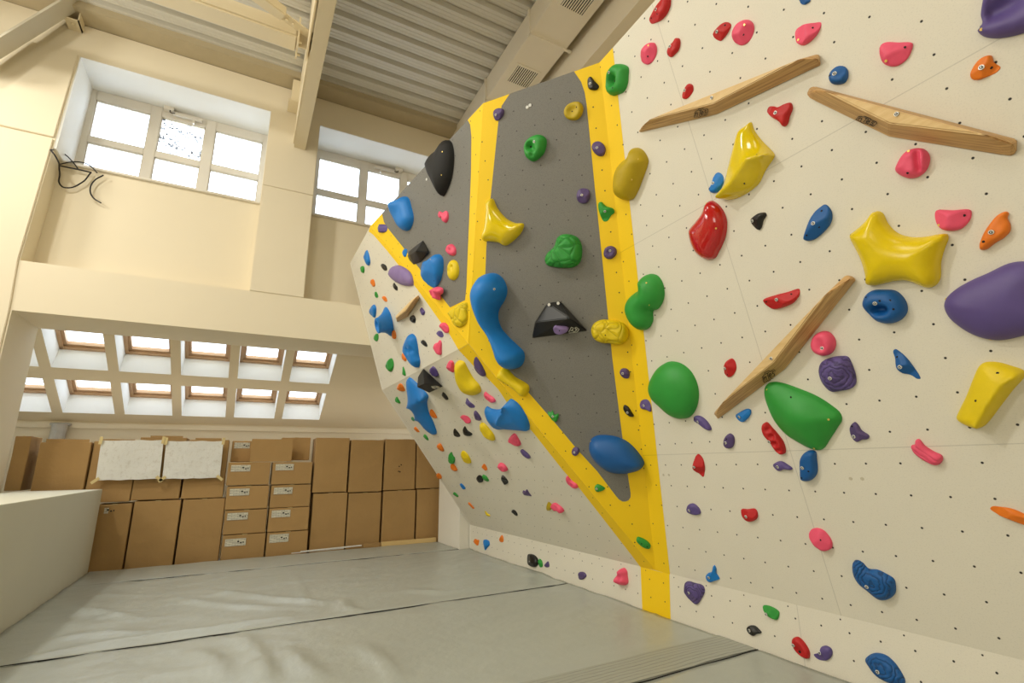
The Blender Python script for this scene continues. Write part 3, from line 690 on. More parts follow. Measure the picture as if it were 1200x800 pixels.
# ------------------------------------------------------------------ bolts shared by all holds
def bolt_mesh():
    bm = bmesh.new()
    bmesh.ops.create_cone(bm, cap_ends=True, segments=18, radius1=.0125, radius2=.0118, depth=.006)
    bmesh.ops.translate(bm, vec=(0, 0, .002), verts=bm.verts); nb = len(bm.faces)
    r = bmesh.ops.create_cone(bm, cap_ends=True, segments=14, radius1=.0078, radius2=.0074, depth=.010); bmesh.ops.translate(bm, vec=(0, 0, .004), verts=r['verts'])
    r2 = bmesh.ops.create_cone(bm, cap_ends=True, segments=6, radius1=.0034, radius2=.0034, depth=.0106); bmesh.ops.translate(bm, vec=(0, 0, .0041), verts=r2['verts'])
    bm.faces.ensure_lookup_table()
    for i, f in enumerate(bm.faces): f.material_index = 0 if i < nb else (1 if i < nb+16 else 2)
    me = bpy.data.meshes.new('bolt'); bm.to_mesh(me); bm.free()
    for x in (M_BOLTRIM, M_CHROME, M_DARK): me.materials.append(x)
    return me
ME_BOLT = bolt_mesh()
def disc_mesh(name, r, mat, h=.003):
    bm = bmesh.new(); bmesh.ops.create_cone(bm, cap_ends=True, segments=14, radius1=r, radius2=r*.9, depth=h); bmesh.ops.translate(bm, vec=(0, 0, h/2), verts=bm.verts)
    me = bpy.data.meshes.new(name); bm.to_mesh(me); bm.free(); me.materials.append(mat); return me
ME_HOLE = disc_mesh('screw_hole', .0068, M_DARK, .0015); ME_SCREW = disc_mesh('screw', .0075, M_GOLD, .004)
ME_WSCREW = disc_mesh('screw', .017, M_PAPER, .006)

CR = {'A': (720, 0, 5), 'B': (930, 0, 4.4444), 'C': (720, 140, 5), 'D': (930, 160, 4.4444), 'E': (750, 310, 4.4444), 'F': (930, 320, 4.4444), 'G': (750, 440, 4.4444),
      'H': (930, 480, 4.4444), 'I': (750, 620, 3.6364), 'J': (540, 60, 4), 'K': (540, 240, 4), 'L': (600, 420, 4), 'M': (530, 560, 4), 'N': (400, 180, 5), 'O': (400, 320, 5),
      'P': (440, 440, 5), 'Q': (530, 380, 8), 'R': (400, 240, 8), 'S': (500, 540, 6.6667), 'T': (410, 300, 6.6667), 'U': (420, 420, 6.6667), 'V': (520, 440, 6.6667),
      'W': (590, 540, 6.6667), 'X': (990, 640, 5), 'Y': (1080, 300, 3.636), 'Z': (470, 150, 8.889), 'a': (660, 0, 8), 'b': (615, 340, 11.43), 'c': (475, 425, 20)}
def smooth_closed(pts, k=5):
    n = len(pts); out = []; P = [np.array(p) for p in pts]
    for i in range(n):
        p0, p1, p2, p3 = P[i-1], P[i], P[(i+1) % n], P[(i+2) % n]
        d01 = np.linalg.norm(p1-p0)**.5+1e-9; d12 = np.linalg.norm(p2-p1)**.5+1e-9; d23 = np.linalg.norm(p3-p2)**.5+1e-9
        m1 = ((p1-p0)/d01-(p2-p0)/(d01+d12)+(p2-p1)/d12)*d12; m2 = ((p2-p1)/d12-(p3-p1)/(d12+d23)+(p3-p2)/d23)*d12
        for j in range(k):
            t = j/k; t2, t3 = t*t, t*t*t
            out.append((2*t3-3*t2+1)*p1+(t3-2*t2+t)*m1+(-2*t3+3*t2)*p2+(t3-t2)*m2)
    return np.array(out)
def seg_dist(p, poly):
    a = poly; b = np.roll(poly, -1, 0); ab = b-a
    t = np.clip(((p[:, None, :]-a)*ab).sum(-1)/((ab**2).sum(-1)+1e-12), 0, 1)
    return np.linalg.norm(p[:, None, :]-(a+ab*t[..., None]), axis=-1).min(1)
def inside(p, poly):
    x, y = p[:, 0][:, None], p[:, 1][:, None]; a = poly; b = np.roll(poly, -1, 0)
    c = ((a[:, 1] > y) != (b[:, 1] > y)) & (x < (b[:, 0]-a[:, 0])*(y-a[:, 1])/(b[:, 1]-a[:, 1]+1e-15)+a[:, 0])
    return c.sum(1) % 2 == 1
NH = {}
def hold(cr, f, col, pts, label, bolt=(), hole=(), screw=(), hk=.36, e=None, feat=(), pocket=(), mat='plain', rough=.03, peak=None, ridge=None, facets=None, name='climbing_hold', base=0.0, res=15, cat='climbing hold'):
    if facets is None: facets = 3 if (e is None and not feat and mat in ('plain', 'rings')) else 0
    if e is None: e = .62
    ox, oy, s = CR[cr]; F = FR[f]
    pxs = smooth_closed([(ox+x/s, oy+y/s) for x, y in pts])
    pl = np.array([uvof(f, on(f, p)) for p in pxs])
    c0 = pl.mean(0); cw = F['q'] + F['u']*c0[0] + F['v']*c0[1]
    vd = cw-CAM; dist = np.linalg.norm(vd); vd /= dist
    g3 = vd - F['n']*(vd @ F['n']); cosf = abs(vd @ F['n']); sinf = np.linalg.norm(g3); g3 /= sinf
    g = np.array([g3 @ F['u'], g3 @ F['v']])
    x, y = pl[:, 0], pl[:, 1]; area = abs((x*np.roll(y, -1)-np.roll(x, -1)*y).sum())/2
    h = hk*math.sqrt(area*cosf)
    a = (pl-c0) @ g; lo, hi = a.min(), a.max(); W = (hi-lo)/2; T = h*sinf/cosf*.85
    r = max(W-T*T/(4*W), .42*W); k = r/W
    def fix(p): p = np.asarray(p, float)-c0; t = p @ g; return c0 + p + np.outer((lo+(t-lo)*k)-t, g).reshape(p.shape)
    pl = fix(pl); ctr = (pl.max(0)+pl.min(0))/2; poly = pl-ctr
    pix = lambda q: (fix(np.array([uvof(f, on(f, (ox+q[0]/s, oy+q[1]/s)))]))[0]-ctr)
    ext = poly.max(0)-poly.min(0); st = max(min(ext)/res, max(ext)/46)
    gx, gy = np.meshgrid(np.arange(poly[:, 0].min(), poly[:, 0].max(), st), np.arange(poly[:, 1].min(), poly[:, 1].max(), st*.87))
    gx[1::2] += st/2; gp = np.stack([gx.ravel(), gy.ravel()], 1)
    gp = gp[inside(gp, poly)]; d = seg_dist(gp, poly) if len(gp) else np.zeros(0)
    dm = max(d.max() if len(d) else 0, min(ext)*.2); gp = gp[d > .16*dm]
    nrm = np.roll(poly, -1, 0)-np.roll(poly, 1, 0); nrm = np.stack([-nrm[:, 1], nrm[:, 0]], 1); nrm /= np.linalg.norm(nrm, axis=1)[:, None]+1e-12
    if (x*np.roll(y, -1)-np.roll(x, -1)*y).sum() < 0: nrm = -nrm
    rings = [poly]
    for q in (.03, .10):
        rr = poly+nrm*q*dm; ok = inside(rr, poly); dd = seg_dist(rr, poly); rings.append(rr[ok & (dd > q*dm*.8)])
    allp = np.concatenate(rings+[gp]); n = len(poly)
    out = delaunay_2d_cdt([Vector((float(p[0]), float(p[1]))) for p in allp], [(i, (i+1) % n) for i in range(n)], [], 1, 1e-7)
    v2 = np.array([tuple(v) for v in out[0]]); tris = out[2]
    d = seg_dist(v2, poly); t = np.clip(d/dm, 0, 1); tt = np.clip(t/e, 0, 1); z = h*np.sqrt(np.clip(1-(1-tt)**2, 0, 1))
    sc = math.sqrt(area*k)
    if ridge:
        rp = np.array([pix(q) for q in ridge]); a_, b_ = rp[:-1], rp[1:]; ab = b_-a_
        tq = np.clip(((v2[:, None, :]-a_)*ab).sum(-1)/((ab**2).sum(-1)+1e-12), 0, 1); dr = np.linalg.norm(v2[:, None, :]-(a_+ab*tq[..., None]), axis=-1).min(1)
        tr = d/(d+dr+1e-9); z = h*(.30*np.sqrt(np.clip(1-(1-np.clip(t/.3, 0, 1))**2, 0, 1)) + .85*tr)
    for _ in range(facets):
        an = random.random()*6.283; dv = np.array([math.cos(an), math.sin(an)]); rad = sc/1.77
        z = np.minimum(z, h*(1.0 - random.uniform(.5, 1.1)*((v2 @ dv)/rad - random.uniform(-.15, .25))))
    if peak is not None:
        pk = pix(peak); dd = np.linalg.norm(v2-pk, axis=1); z = z*(.62+.55*np.exp(-(dd/(sc*.42))**2))
    for (fx, fy, fr, fz) in feat:
        q = pix((fx, fy)); rad = fr/s*dist/FPX*1.1; z = z + fz*h*np.exp(-(np.linalg.norm(v2-q, axis=1)/rad)**2)*np.minimum(1, t*3)
    z = np.maximum(z, 0); sd = random.random()*99
    if rough: z = z + np.array([noise.noise(Vector((p[0]/sc*4+sd, p[1]/sc*4, 1.3))) for p in v2])*rough*h*2*np.minimum(1, t*3)
    z[:] = np.where(d < 1e-6, -.002, z)
    fs = []
    for q in tris:
        A_, B_, C_ = (v2[i] for i in q); fs.append(tuple(q) if (B_[0]-A_[0])*(C_[1]-A_[1])-(B_[1]-A_[1])*(C_[0]-A_[0]) > 0 else tuple(reversed(q)))
    me = mesh_from(name, np.column_stack([v2, z+base]), fs, True)
    o = link(name, me, None, HM(col, mat)); origin = F['q'] + F['u']*ctr[0] + F['v']*ctr[1] + F['n']*.0025
    o.matrix_world = fmat(f, origin)
    tag(o, label, cat, f'{col} climbing holds'); NH[label] = NH.get(label, 0)+1
    for kind, lst in ((ME_BOLT, bolt), (ME_HOLE, hole), (ME_HOLE, pocket), (ME_SCREW, screw)):
        for q in lst:
            p = pix(q[:2]); j = [int(a_) for a_ in np.argsort(np.linalg.norm(v2-p, axis=1))[:6]]
            ch = link(kind.name.split('.')[0], kind, o); zz_ = float(z[j].mean())+base
            # surface slope
            Am = np.column_stack([v2[j]-v2[j].mean(0), np.ones(len(j))]); gs = np.linalg.lstsq(Am, z[j], rcond=None)[0]
            nn = Vector((-float(gs[0]), -float(gs[1]), 1)).normalized()
            nn = Vector((nn.x*.35, nn.y*.35, nn.z)).normalized()
            ch.matrix_basis = Matrix.Translation((float(p[0]), float(p[1]), zz_)) @ nn.to_track_quat('Z', 'Y').to_matrix().to_4x4() @ (Matrix.Diagonal((q[2], q[2], 1.5, 1)) if len(q) > 2 else Matrix.Identity(4))
            if len(q) > 2: ch.name = 'pocket_shade'  # dark disc painting in the shade at the bottom of the pocket
    return o
def volume(cr, f, base, top, mat, label, name='climbing_volume', cat='climbing volume', group=None, split=None, bevel=.006):
    """faceted body: base pixels lie on the face, top pixels are given with their height above it"""
    ox, oy, s = CR[cr]; F = FR[f]; pp = lambda q: (ox+q[0]/s, oy+q[1]/s)
    W = [on(f, pp(q)) for q in base] + [on(f, pp(q), q[2]) for q in top]
    c = np.mean(W[:len(base)], 0); bm = bmesh.new()
    for w_ in W: d = w_-c; bm.verts.new((d @ F['u'], d @ F['v'], d @ F['n']))
    r = bmesh.ops.convex_hull(bm, input=bm.verts); junk = [x for x in r.get('geom_interior', []) + r.get('geom_unused', []) if isinstance(x, bmesh.types.BMVert) and x.is_valid]
    if junk: bmesh.ops.delete(bm, geom=junk, context='VERTS')
    bmesh.ops.dissolve_limit(bm, angle_limit=.03, verts=bm.verts, edges=bm.edges)
    bmesh.ops.recalc_face_normals(bm, faces=bm.faces)
    if bevel: bmesh.ops.bevel(bm, geom=bm.edges[:], offset=bevel, segments=2, affect='EDGES')
    if split:
        for fc in bm.faces: fc.material_index = 0 if fc.normal.z > split[1] else 1
    me = bpy.data.meshes.new(name); bm.to_mesh(me); bm.free()
    o = link(name, me, None, mat)
    if split: me.materials.append(split[0])
    o.matrix_world = fmat(f, c + F['n']*.003); tag(o, label, cat, group); NH[label] = NH.get(label, 0)+1
    return o
def stick(o, me, wpos, nrm, name=None):
    ch = link(name or me.name.split('.')[0], me, o); inv = o.matrix_world.inverted()
    n_ = (inv.to_3x3() @ Vector(nrm)).normalized(); ch.matrix_basis = Matrix.Translation(inv @ Vector(wpos)) @ n_.to_track_quat('Z', 'Y').to_matrix().to_4x4(); return ch
# ------------------------------------------------------------------ holds, right white face
hold('a', 'R', 'red', [(805, 200), (820, 140), (860, 70), (920, 5), (960, -40), (1000, -50), (1012, 20), (1000, 80), (970, 140), (920, 190), (870, 212), (825, 222)], 'elongated red hold with several holes, highest red hold on the white panel', bolt=[(897, 97)], hole=[(912, 138), (835, 172)])
hold('A', 'R', 'pink', [(160, 310), (175, 275), (205, 252), (235, 252), (250, 285), (245, 325), (225, 360), (195, 378), (165, 365)], 'pink egg-shaped hold nearest the top of the yellow stripe', screw=[(221, 271)], hole=[(211, 333)], hk=.42)
hold('A', 'R', 'red', [(305, 300), (320, 265), (345, 245), (355, 225), (380, 225), (388, 250), (380, 290), (360, 315), (335, 335), (312, 325)], 'red peanut-shaped hold just right of the pink egg hold', bolt=[(334, 274)], hole=[(318, 318)])
hold('A', 'R', 'red', [(577, 205), (600, 170), (640, 135), (665, 130), (685, 145), (670, 185), (645, 220), (622, 240), (585, 222)], 'red wedge hold touching distance left of the large pink oval', bolt=[(614, 188)], hole=[(657, 150)])
hold('A', 'R', 'pink', [(693, 205), (705, 165), (735, 130), (780, 115), (812, 135), (820, 170), (808, 215), (780, 252), (740, 266), (705, 245)], 'large pink oval hold right of the red wedge, above the first wooden ledge', screw=[(786, 152)], hole=[(772, 207)], hk=.42)
hold('B', 'R', 'pink', [(5, 180), (15, 150), (50, 130), (100, 120), (143, 118), (140, 150), (120, 185), (85, 220), (50, 237), (20, 225)], 'pink teardrop hold above the right tip of the first wooden ledge', hole=[(108, 148)], screw=[(33, 210)])
hold('A', 'R', 'red', [(395, 555), (410, 520), (440, 490), (460, 500), (463, 530), (445, 560), (420, 580), (400, 575)], 'small red hold close above the first wooden ledge', bolt=[(420, 530)])
hold('A', 'R', 'red', [(893, 655), (905, 625), (930, 622), (960, 628), (1000, 610), (1035, 602), (1047, 630), (1030, 680), (1015, 730), (995, 742), (970, 715), (930, 690)], 'red three-cornered hold below the first wooden ledge', bolt=[(963, 663)])
hold('B', 'R', 'navy', [(30, -15), (60, -22), (85, -15), (88, 5), (75, 17), (60, 25), (40, 20)], 'dark blue hold cut off by the top frame edge above the pink teardrop')
hold('B', 'R', 'pink', [(450, 270), (460, 235), (485, 220), (550, 221), (620, 225), (615, 265), (590, 310), (550, 340), (510, 347), (470, 330)], 'pink D-shaped hold with flat top above the second wooden ledge', hole=[(590, 250)], screw=[(497, 322)])
hold('B', 'R', 'navy', [(187, 405), (200, 370), (225, 348), (255, 343), (280, 360), (286, 395), (270, 430), (235, 441), (200, 435)], 'round dark blue hold between the two upper wooden ledges', bolt=[(229, 387)], hole=[(204, 397)], hk=.5)
hold('B', 'R', 'orange', [(922, 390), (935, 355), (970, 310), (1010, 290), (1032, 290), (1045, 325), (1078, 350), (1060, 375), (1010, 400), (960, 417), (930, 412)], 'orange hold with a concave notch, right end above the second wooden ledge', bolt=[(990, 355)], hole=[(1034, 354)])
hold('B', 'R', 'purple', [(990, 0), (982, 45), (978, 85), (986, 122), (975, 145), (962, 165), (990, 190), (1050, 200), (1120, 193), (1200, 172), (1290, 130), (1330, 50), (1300, -40), (1180, -80), (1060, -70), (1000, -45)], 'huge purple hold with a swept groove in the top right corner', screw=[(995, 160)], hk=.34, feat=[(1010, 85, 30, -.35), (1050, 65, 32, -.4), (1100, 42, 34, -.4), (1160, 18, 36, -.4)], res=24)
hold('C', 'R', 'yellow', [(613, 455), (640, 390), (660, 300), (690, 180), (720, 75), (740, 52), (768, 36), (797, 15), (815, 60), (860, 120), (940, 205), (938, 220), (885, 300), (850, 370), (820, 400), (760, 440), (700, 465), (640, 470)], 'big glossy yellow blade-shaped hold beside the small blue hold', hole=[(888, 212), (797, 375), (632, 442)], mat='gloss', ridge=[(640, 455), (735, 375), (835, 235), (930, 212)], hk=.36, e=1.0, rough=0, res=26)
hold('C', 'R', 'mustard', [(7, 350), (25, 285), (55, 245), (95, 215), (108, 180), (125, 165), (165, 180), (200, 235), (195, 270), (165, 350), (130, 430), (100, 468), (50, 468), (15, 445)], 'matt yellow bolster hold straddling the edge of the yellow stripe', screw=[(178, 235), (143, 352)], hole=[(10, 428)], hk=.48, facets=0, e=.9, rough=0, res=20)
hold('C', 'R', 'blue', [(557, 410), (575, 375), (582, 330), (605, 310), (632, 322), (642, 355), (630, 395), (605, 425), (575, 430)], 'small blue bean hold tucked beside the glossy yellow blade', bolt=[(592, 373)], hole=[(570, 405)])
hold('C', 'R', 'red', [(440, 650), (455, 625), (490, 585), (520, 545), (540, 495), (565, 475), (600, 490), (640, 535), (660, 590), (658, 660), (640, 720), (615, 770), (590, 810), (555, 822), (515, 810), (480, 780), (450, 720)], 'big glossy red drop-shaped hold below the yellow blade', screw=[(553, 492), (632, 635)], mat='gloss', hk=.36, e=1.0, rough=0, res=22)
hold('C', 'R', 'black', [(797, 590), (815, 570), (850, 548), (885, 545), (893, 560), (875, 590), (862, 635), (850, 647), (820, 630), (800, 605)], 'small black hooked hold between the red drop and the blue leaf', bolt=[(814, 593)])
hold('D', 'R', 'navy', [(57, 535), (70, 480), (95, 420), (130, 375), (165, 353), (195, 380), (203, 420), (190, 460), (150, 505), (110, 535), (75, 543)], 'dark blue leaf-shaped hold left of the yellow star', bolt=[(124, 450)], hole=[(155, 387), (147, 470), (85, 512)])
hold('D', 'R', 'yellow', [(300, 510), (330, 485), (380, 440), (415, 395), (440, 388), (465, 400), (490, 450), (540, 500), (610, 522), (690, 520), (760, 507), (803, 508), (808, 530), (790, 580), (770, 650), (765, 740), (740, 775), (700, 787), (665, 775), (600, 752), (530, 752), (470, 765), (410, 777), (383, 765), (378, 720), (355, 640), (320, 570), (302, 535)], 'big yellow star-shaped hold, the largest yellow one', hole=[(320, 512), (752, 535), (393, 740), (693, 755)], mat='satin', hk=.33, e=1.0, rough=0, res=26)
hold('D', 'R', 'pink', [(533, 175), (545, 135), (580, 85), (625, 62), (680, 65), (708, 95), (710, 135), (690, 180), (650, 210), (600, 217), (555, 200)], 'pink egg hold with a vertical groove under the second wooden ledge', screw=[(615, 78)], hole=[(615, 190)], hk=.42, feat=[(655+.9*i-.0, 68+9*i, 8, -.22) for i in range(14)], res=30)
hold('D', 'R', 'pink', [(735, 400), (745, 384), (830, 383), (923, 383), (926, 420), (905, 455), (870, 482), (820, 491), (775, 482), (742, 445)], 'pink half-moon hold right above the yellow star arm', hole=[(897, 410)], screw=[(765, 460)], hk=.4)
hold('D', 'R', 'orange', [(970, 575), (985, 520), (1020, 460), (1070, 405), (1110, 390), (1122, 400), (1115, 425), (1130, 455), (1130, 490), (1100, 525), (1050, 555), (1010, 585), (980, 590)], 'orange thumb hold at the right side above the large purple dome', bolt=[(1043, 496)], hole=[(1003, 545)], feat=[(1090, 430, 30, -.4)])
hold('F', 'R', 'purple', [(787, 170), (800, 125), (850, 80), (930, 35), (1010, 0), (1120, -51), (1200, -62), (1300, -45), (1380, 60), (1390, 190), (1330, 290), (1200, 325), (1100, 347), (1040, 348), (950, 325), (870, 280), (810, 225)], 'large smooth purple dome cut by the right frame edge', screw=[(803, 133), (1033, 338)], hk=.30, e=1.0, rough=0, res=26)
hold('F', 'R', 'navy', [(363, 155), (378, 115), (410, 90), (470, 85), (530, 90), (570, 120), (592, 160), (594, 200), (570, 235), (530, 257), (490, 262), (440, 250), (395, 210), (370, 180)], 'dark blue jug with a slot, just below the yellow star', bolt=[(452, 150)], hole=[(402, 122), (478, 137), (530, 135), (548, 180)], feat=[(440, 187, 16, -.6), (465, 187, 16, -.7), (490, 186, 14, -.6)], res=26, hk=.4)
hold('F', 'R', 'pink', [(95, 365), (110, 325), (145, 303), (185, 305), (215, 335), (222, 370), (205, 410), (165, 430), (125, 420), (100, 395)], 'round pink ball hold by the upper end of the third wooden ledge', bolt=[(167, 385)], hk=.5, feat=[(150, 350, 25, -.25), (165, 382, 14, -.3)])
hold('F', 'R', 'purple', [(135, 500), (150, 460), (190, 440), (250, 430), (285, 435), (305, 470), (325, 530), (325, 575), (300, 600), (250, 612), (205, 617), (170, 590), (145, 550)], 'squarish purple hold with ring grooves under the pink ball', bolt=[(218, 537)], mat='rings')
hold('F', 'R', 'navy', [(518, 405), (530, 395), (550, 405), (590, 440), (625, 485), (655, 530), (661, 548), (645, 550), (610, 530), (570, 520), (540, 495), (530, 450)], 'dark blue slanted hold with a pointed tail below the blue jug', bolt=[(567, 483)], hole=[(543, 435)])
hold('F', 'R', 'yellow', [(850, 750), (870, 700), (900, 640), (940, 540), (970, 480), (1000, 463), (1060, 462), (1130, 480), (1203, 510), (1198, 545), (1150, 600), (1080, 690), (1010, 780), (980, 802), (930, 800), (860, 768)], 'yellow wedge hold near the right edge below the purple dome', hole=[(1085, 508), (975, 650), (890, 775)], hk=.42, e=.9, ridge=[(1180, 525), (1110, 565), (1030, 680), (975, 790)], rough=0, res=24)
hold('E', 'R', 'red', [(648, 182), (700, 160), (770, 142), (830, 126), (832, 155), (805, 195), (760, 218), (705, 231), (670, 215)], 'red boat-shaped hold above the middle of the third wooden ledge', bolt=[(733, 178)], hole=[(672, 190), (797, 152)])
hold('E', 'R', 'red', [(437, 540), (450, 505), (480, 488), (497, 505), (502, 540), (485, 575), (462, 586), (440, 570)], 'small red hold left of the third wooden ledge', bolt=[(452, 537)], hole=[(463, 570)])
hold('K', 'R', 'green', [(780, 480), (795, 435), (830, 405), (846, 398), (846, 355), (880, 325), (920, 330), (945, 360), (956, 410), (945, 460), (920, 490), (900, 496), (898, 540), (880, 575), (850, 587), (815, 565), (790, 525)], 'green two-lobed kidney hold beside the yellow stripe', screw=[(913, 360), (918, 462), (868, 562)], hk=.45, e=1.0, rough=0, res=24)
hold('L', 'R', 'green', [(643, 140), (655, 90), (690, 40), (735, 15), (790, 22), (840, 60), (870, 120), (876, 180), (860, 240), (830, 275), (790, 282), (750, 270), (700, 230), (660, 190)], 'big round green dome right of the yellow stripe', hk=.36, e=1.0, rough=0, res=24)
hold('G', 'R', 'green', [(648, 70), (660, 45), (690, 33), (740, 38), (830, 68), (920, 105), (1000, 155), (1045, 195), (1053, 230), (1030, 270), (990, 330), (960, 375), (935, 388), (890, 380), (830, 350), (760, 305), (700, 235), (665, 160), (650, 110)], 'huge green shield-shaped hold under the third wooden ledge', screw=[(675, 70), (1007, 217), (918, 372)], hole=[(813, 102)], hk=.28, e=1.0, peak=(870, 200), rough=0, res=26)
hold('G', 'R', 'blue', [(497, 208), (520, 190), (560, 172), (578, 178), (580, 195), (560, 225), (535, 242), (515, 235)], 'small blue hold at the lower tip of the third wooden ledge', bolt=[(524, 212)])
hold('G', 'R', 'red', [(638, 270), (645, 248), (662, 242), (690, 270), (730, 315), (752, 350), (758, 400), (740, 410), (715, 395), (680, 345), (650, 310)], 'long red grooved hold hugging the left of the green shield', bolt=[(688, 337)], feat=[(680, 275, 10, -.5), (700, 310, 10, -.6), (715, 350, 10, -.6), (735, 385, 10, -.5)], res=20)
hold('H', 'R', 'violet', [(293, 110), (300, 80), (320, 63), (340, 80), (355, 105), (395, 135), (390, 150), (360, 155), (330, 167), (305, 150)], 'purple boomerang hold right of the green shield', bolt=[(319, 137)], hole=[(311, 83)])
hold('G', 'R', 'purple', [(278, 235), (285, 212), (310, 208), (345, 230), (372, 270), (372, 283), (350, 280), (315, 255)], 'thin slanted purple hold below the green dome', bolt=[(312, 237)], hole=[(288, 225)])
hold('G', 'R', 'violet', [(437, 345), (448, 315), (470, 300), (490, 315), (494, 345), (480, 375), (458, 378), (438, 365)], 'purple hexagonal hold under the small blue hold', bolt=[(458, 345)], hole=[(463, 325)])
hold('G', 'R', 'purple', [(692, 467), (715, 448), (740, 445), (770, 462), (795, 482), (790, 490), (755, 488), (728, 496), (705, 485)], 'flat purple wing-shaped hold left of the upright blue block hold', bolt=[(727, 470)])
hold('G', 'R', 'navy', [(840, 430), (860, 400), (890, 387), (917, 395), (922, 430), (925, 500), (905, 535), (880, 548), (845, 540), (838, 490)], 'upright dark blue block hold directly under the green shield', bolt=[(865, 470)], hole=[(897, 488), (860, 523)], e=.6)
hold('G', 'R', 'red', [(277, 475), (285, 440), (302, 407), (325, 425), (337, 465), (335, 510), (328, 528), (305, 510), (283, 490)], 'red pointed hold on the seam below the thin purple hold', bolt=[(295, 470)])
hold('G', 'R', 'purple', [(245, 690), (255, 670), (280, 665), (310, 690), (317, 715), (300, 725), (270, 720), (250, 710)], 'small purple hold under the red pointed hold, right of the yellow stripe', bolt=[(268, 697)])
hold('G', 'R', 'red', [(530, 695), (560, 695), (600, 692), (613, 710), (612, 740), (590, 757), (565, 758), (540, 738)], 'small red hold with a flat lip, lower middle of the white panel', bolt=[(564, 728)])
hold('H', 'R', 'pink', [(615, 185), (632, 180), (640, 155), (655, 152), (685, 185), (730, 215), (775, 238), (778, 260), (765, 280), (740, 287), (700, 272), (655, 245), (625, 215)], 'pink ribbed shell-like hold on the seam at the right', screw=[(682, 252)], mat='grooves')
hold('H', 'R', 'pink', [(82, 650), (90, 625), (120, 615), (155, 625), (185, 655), (202, 690), (198, 720), (165, 735), (130, 720), (100, 690)], 'plain pink oval hold low on the white panel', hole=[(155, 667), (88, 662)], hk=.42)
hold('H', 'R', 'orange', [(1023, 515), (1035, 503), (1080, 505), (1140, 515), (1200, 540), (1260, 570), (1270, 600), (1230, 605), (1195, 595), (1130, 570), (1060, 542)], 'long orange finger hold cut by the right frame edge', hk=.3)
hold('I', 'K', 'purple', [(192, 250), (200, 222), (235, 228), (270, 240), (277, 265), (262, 295), (242, 320), (215, 300), (195, 275)], 'purple ring-grooved hold on the kickboard beside the yellow stripe', bolt=[(223, 268)], mat='rings')
hold('I', 'R', 'blue', [(282, 200), (290, 187), (308, 180), (317, 152), (326, 165), (326, 185), (340, 210), (325, 217), (300, 224), (288, 215)], 'small blue star-like hold just above the kickboard edge', bolt=[(302, 200)])
hold('I', 'K', 'green', [(524, 325), (550, 325), (585, 342), (595, 355), (585, 385), (560, 378), (538, 360)], 'small green hold on the kickboard above the black one', bolt=[(548, 360)])
hold('I', 'K', 'black', [(455, 425), (465, 411), (490, 410), (508, 425), (519, 440), (495, 447), (485, 454), (462, 440)], 'small black hold on the right kickboard below the green one', bolt=[(473, 430)])
hold('I', 'K', 'red', [(650, 485), (655, 462), (675, 458), (705, 485), (725, 525), (720, 550), (695, 545), (665, 520)], 'red oval hold with a pocket, low on the kickboard', bolt=[(663, 491)], pocket=[(685, 520, 1.6)], feat=[(685, 520, 18, -.65)], hk=.45)
hold('I', 'K', 'purple', [(740, 533), (765, 525), (775, 500), (795, 495), (818, 510), (820, 535), (800, 557), (770, 558), (750, 548)], 'purple two-lobed hold on the kickboard right of the red oval', bolt=[(776, 524)])
hold('X', 'R', 'navy', [(47, 115), (55, 85), (75, 80), (105, 95), (140, 130), (190, 135), (245, 160), (290, 190), (300, 230), (295, 275), (265, 305), (220, 313), (190, 300), (140, 260), (85, 215), (55, 165)], 'large dark blue ring-grooved hold above the kickboard at right', bolt=[(151, 218)], mat='rings', e=.6, hk=.3)
hold('X', 'K', 'navy', [(123, 660), (145, 635), (185, 623), (240, 635), (285, 670), (320, 715), (355, 785), (350, 805), (300, 808), (240, 790), (190, 760), (145, 705)], 'dark blue ring-grooved hold on the kickboard at the bottom frame edge', bolt=[(214, 727)], mat='rings', e=.6, hk=.3)
hold('J', 'R', 'green', [(687, 135), (695, 95), (725, 62), (755, 60), (785, 75), (787, 115), (783, 155), (765, 190), (735, 203), (710, 208), (690, 190)], 'green hold with a round hole at the top of the yellow stripe', bolt=[(718, 103)], hole=[(737, 175)], hk=.42, pocket=[(722, 141, 2.4)], feat=[(722, 140, 19, -.9), (732, 138, 14, -.4)], res=24)
hold('L', 'R', 'purple', [(602, 215), (610, 195), (635, 192), (650, 210), (653, 248), (635, 240), (610, 235)], 'small purple hold on the stripe edge left of the green dome', bolt=[(627, 217)])
# ------------------------------------------------------------------ grey prow
hold('J', 'G', 'violet', [(153, 300), (158, 275), (180, 267), (203, 275), (200, 300), (185, 320), (165, 325)], 'dark purple hold at the top left corner of the grey prow', bolt=[(170, 302)])
hold('J', 'G', 'mustard', [(484, 285), (495, 258), (525, 240), (560, 240), (575, 265), (568, 300), (545, 322), (510, 322), (490, 308)], 'yellow ring-shaped hold near the top of the grey prow', bolt=[], hole=[(525, 285), (548, 268)], feat=[(525, 283, 24, -.65)], hk=.4, res=20)
hold('J', 'G', 'green', [(298, 450), (310, 420), (340, 398), (375, 392), (400, 410), (402, 445), (390, 480), (365, 505), (340, 517), (310, 500), (300, 475)], 'green skull-like hold with a pocket high on the grey prow', bolt=[(358, 433)], pocket=[(332, 451, 2.0)], feat=[(332, 450, 16, -.8), (350, 470, 9, -.35), (345, 492, 8, -.3)], hk=.45, res=22)
hold('J', 'G', 'black', [(595, 158), (597, 130), (610, 120), (628, 140), (648, 165), (640, 180), (615, 183), (600, 175)], 'black half-round hold at the top of the prow yellow border', bolt=[(610, 157)])
hold('J', 'G', 'violet', [(614, 450), (625, 428), (645, 422), (668, 435), (680, 460), (670, 488), (648, 492), (625, 475)], 'dark purple button hold on the yellow border left of the yellow bolster', bolt=[(643, 457)])
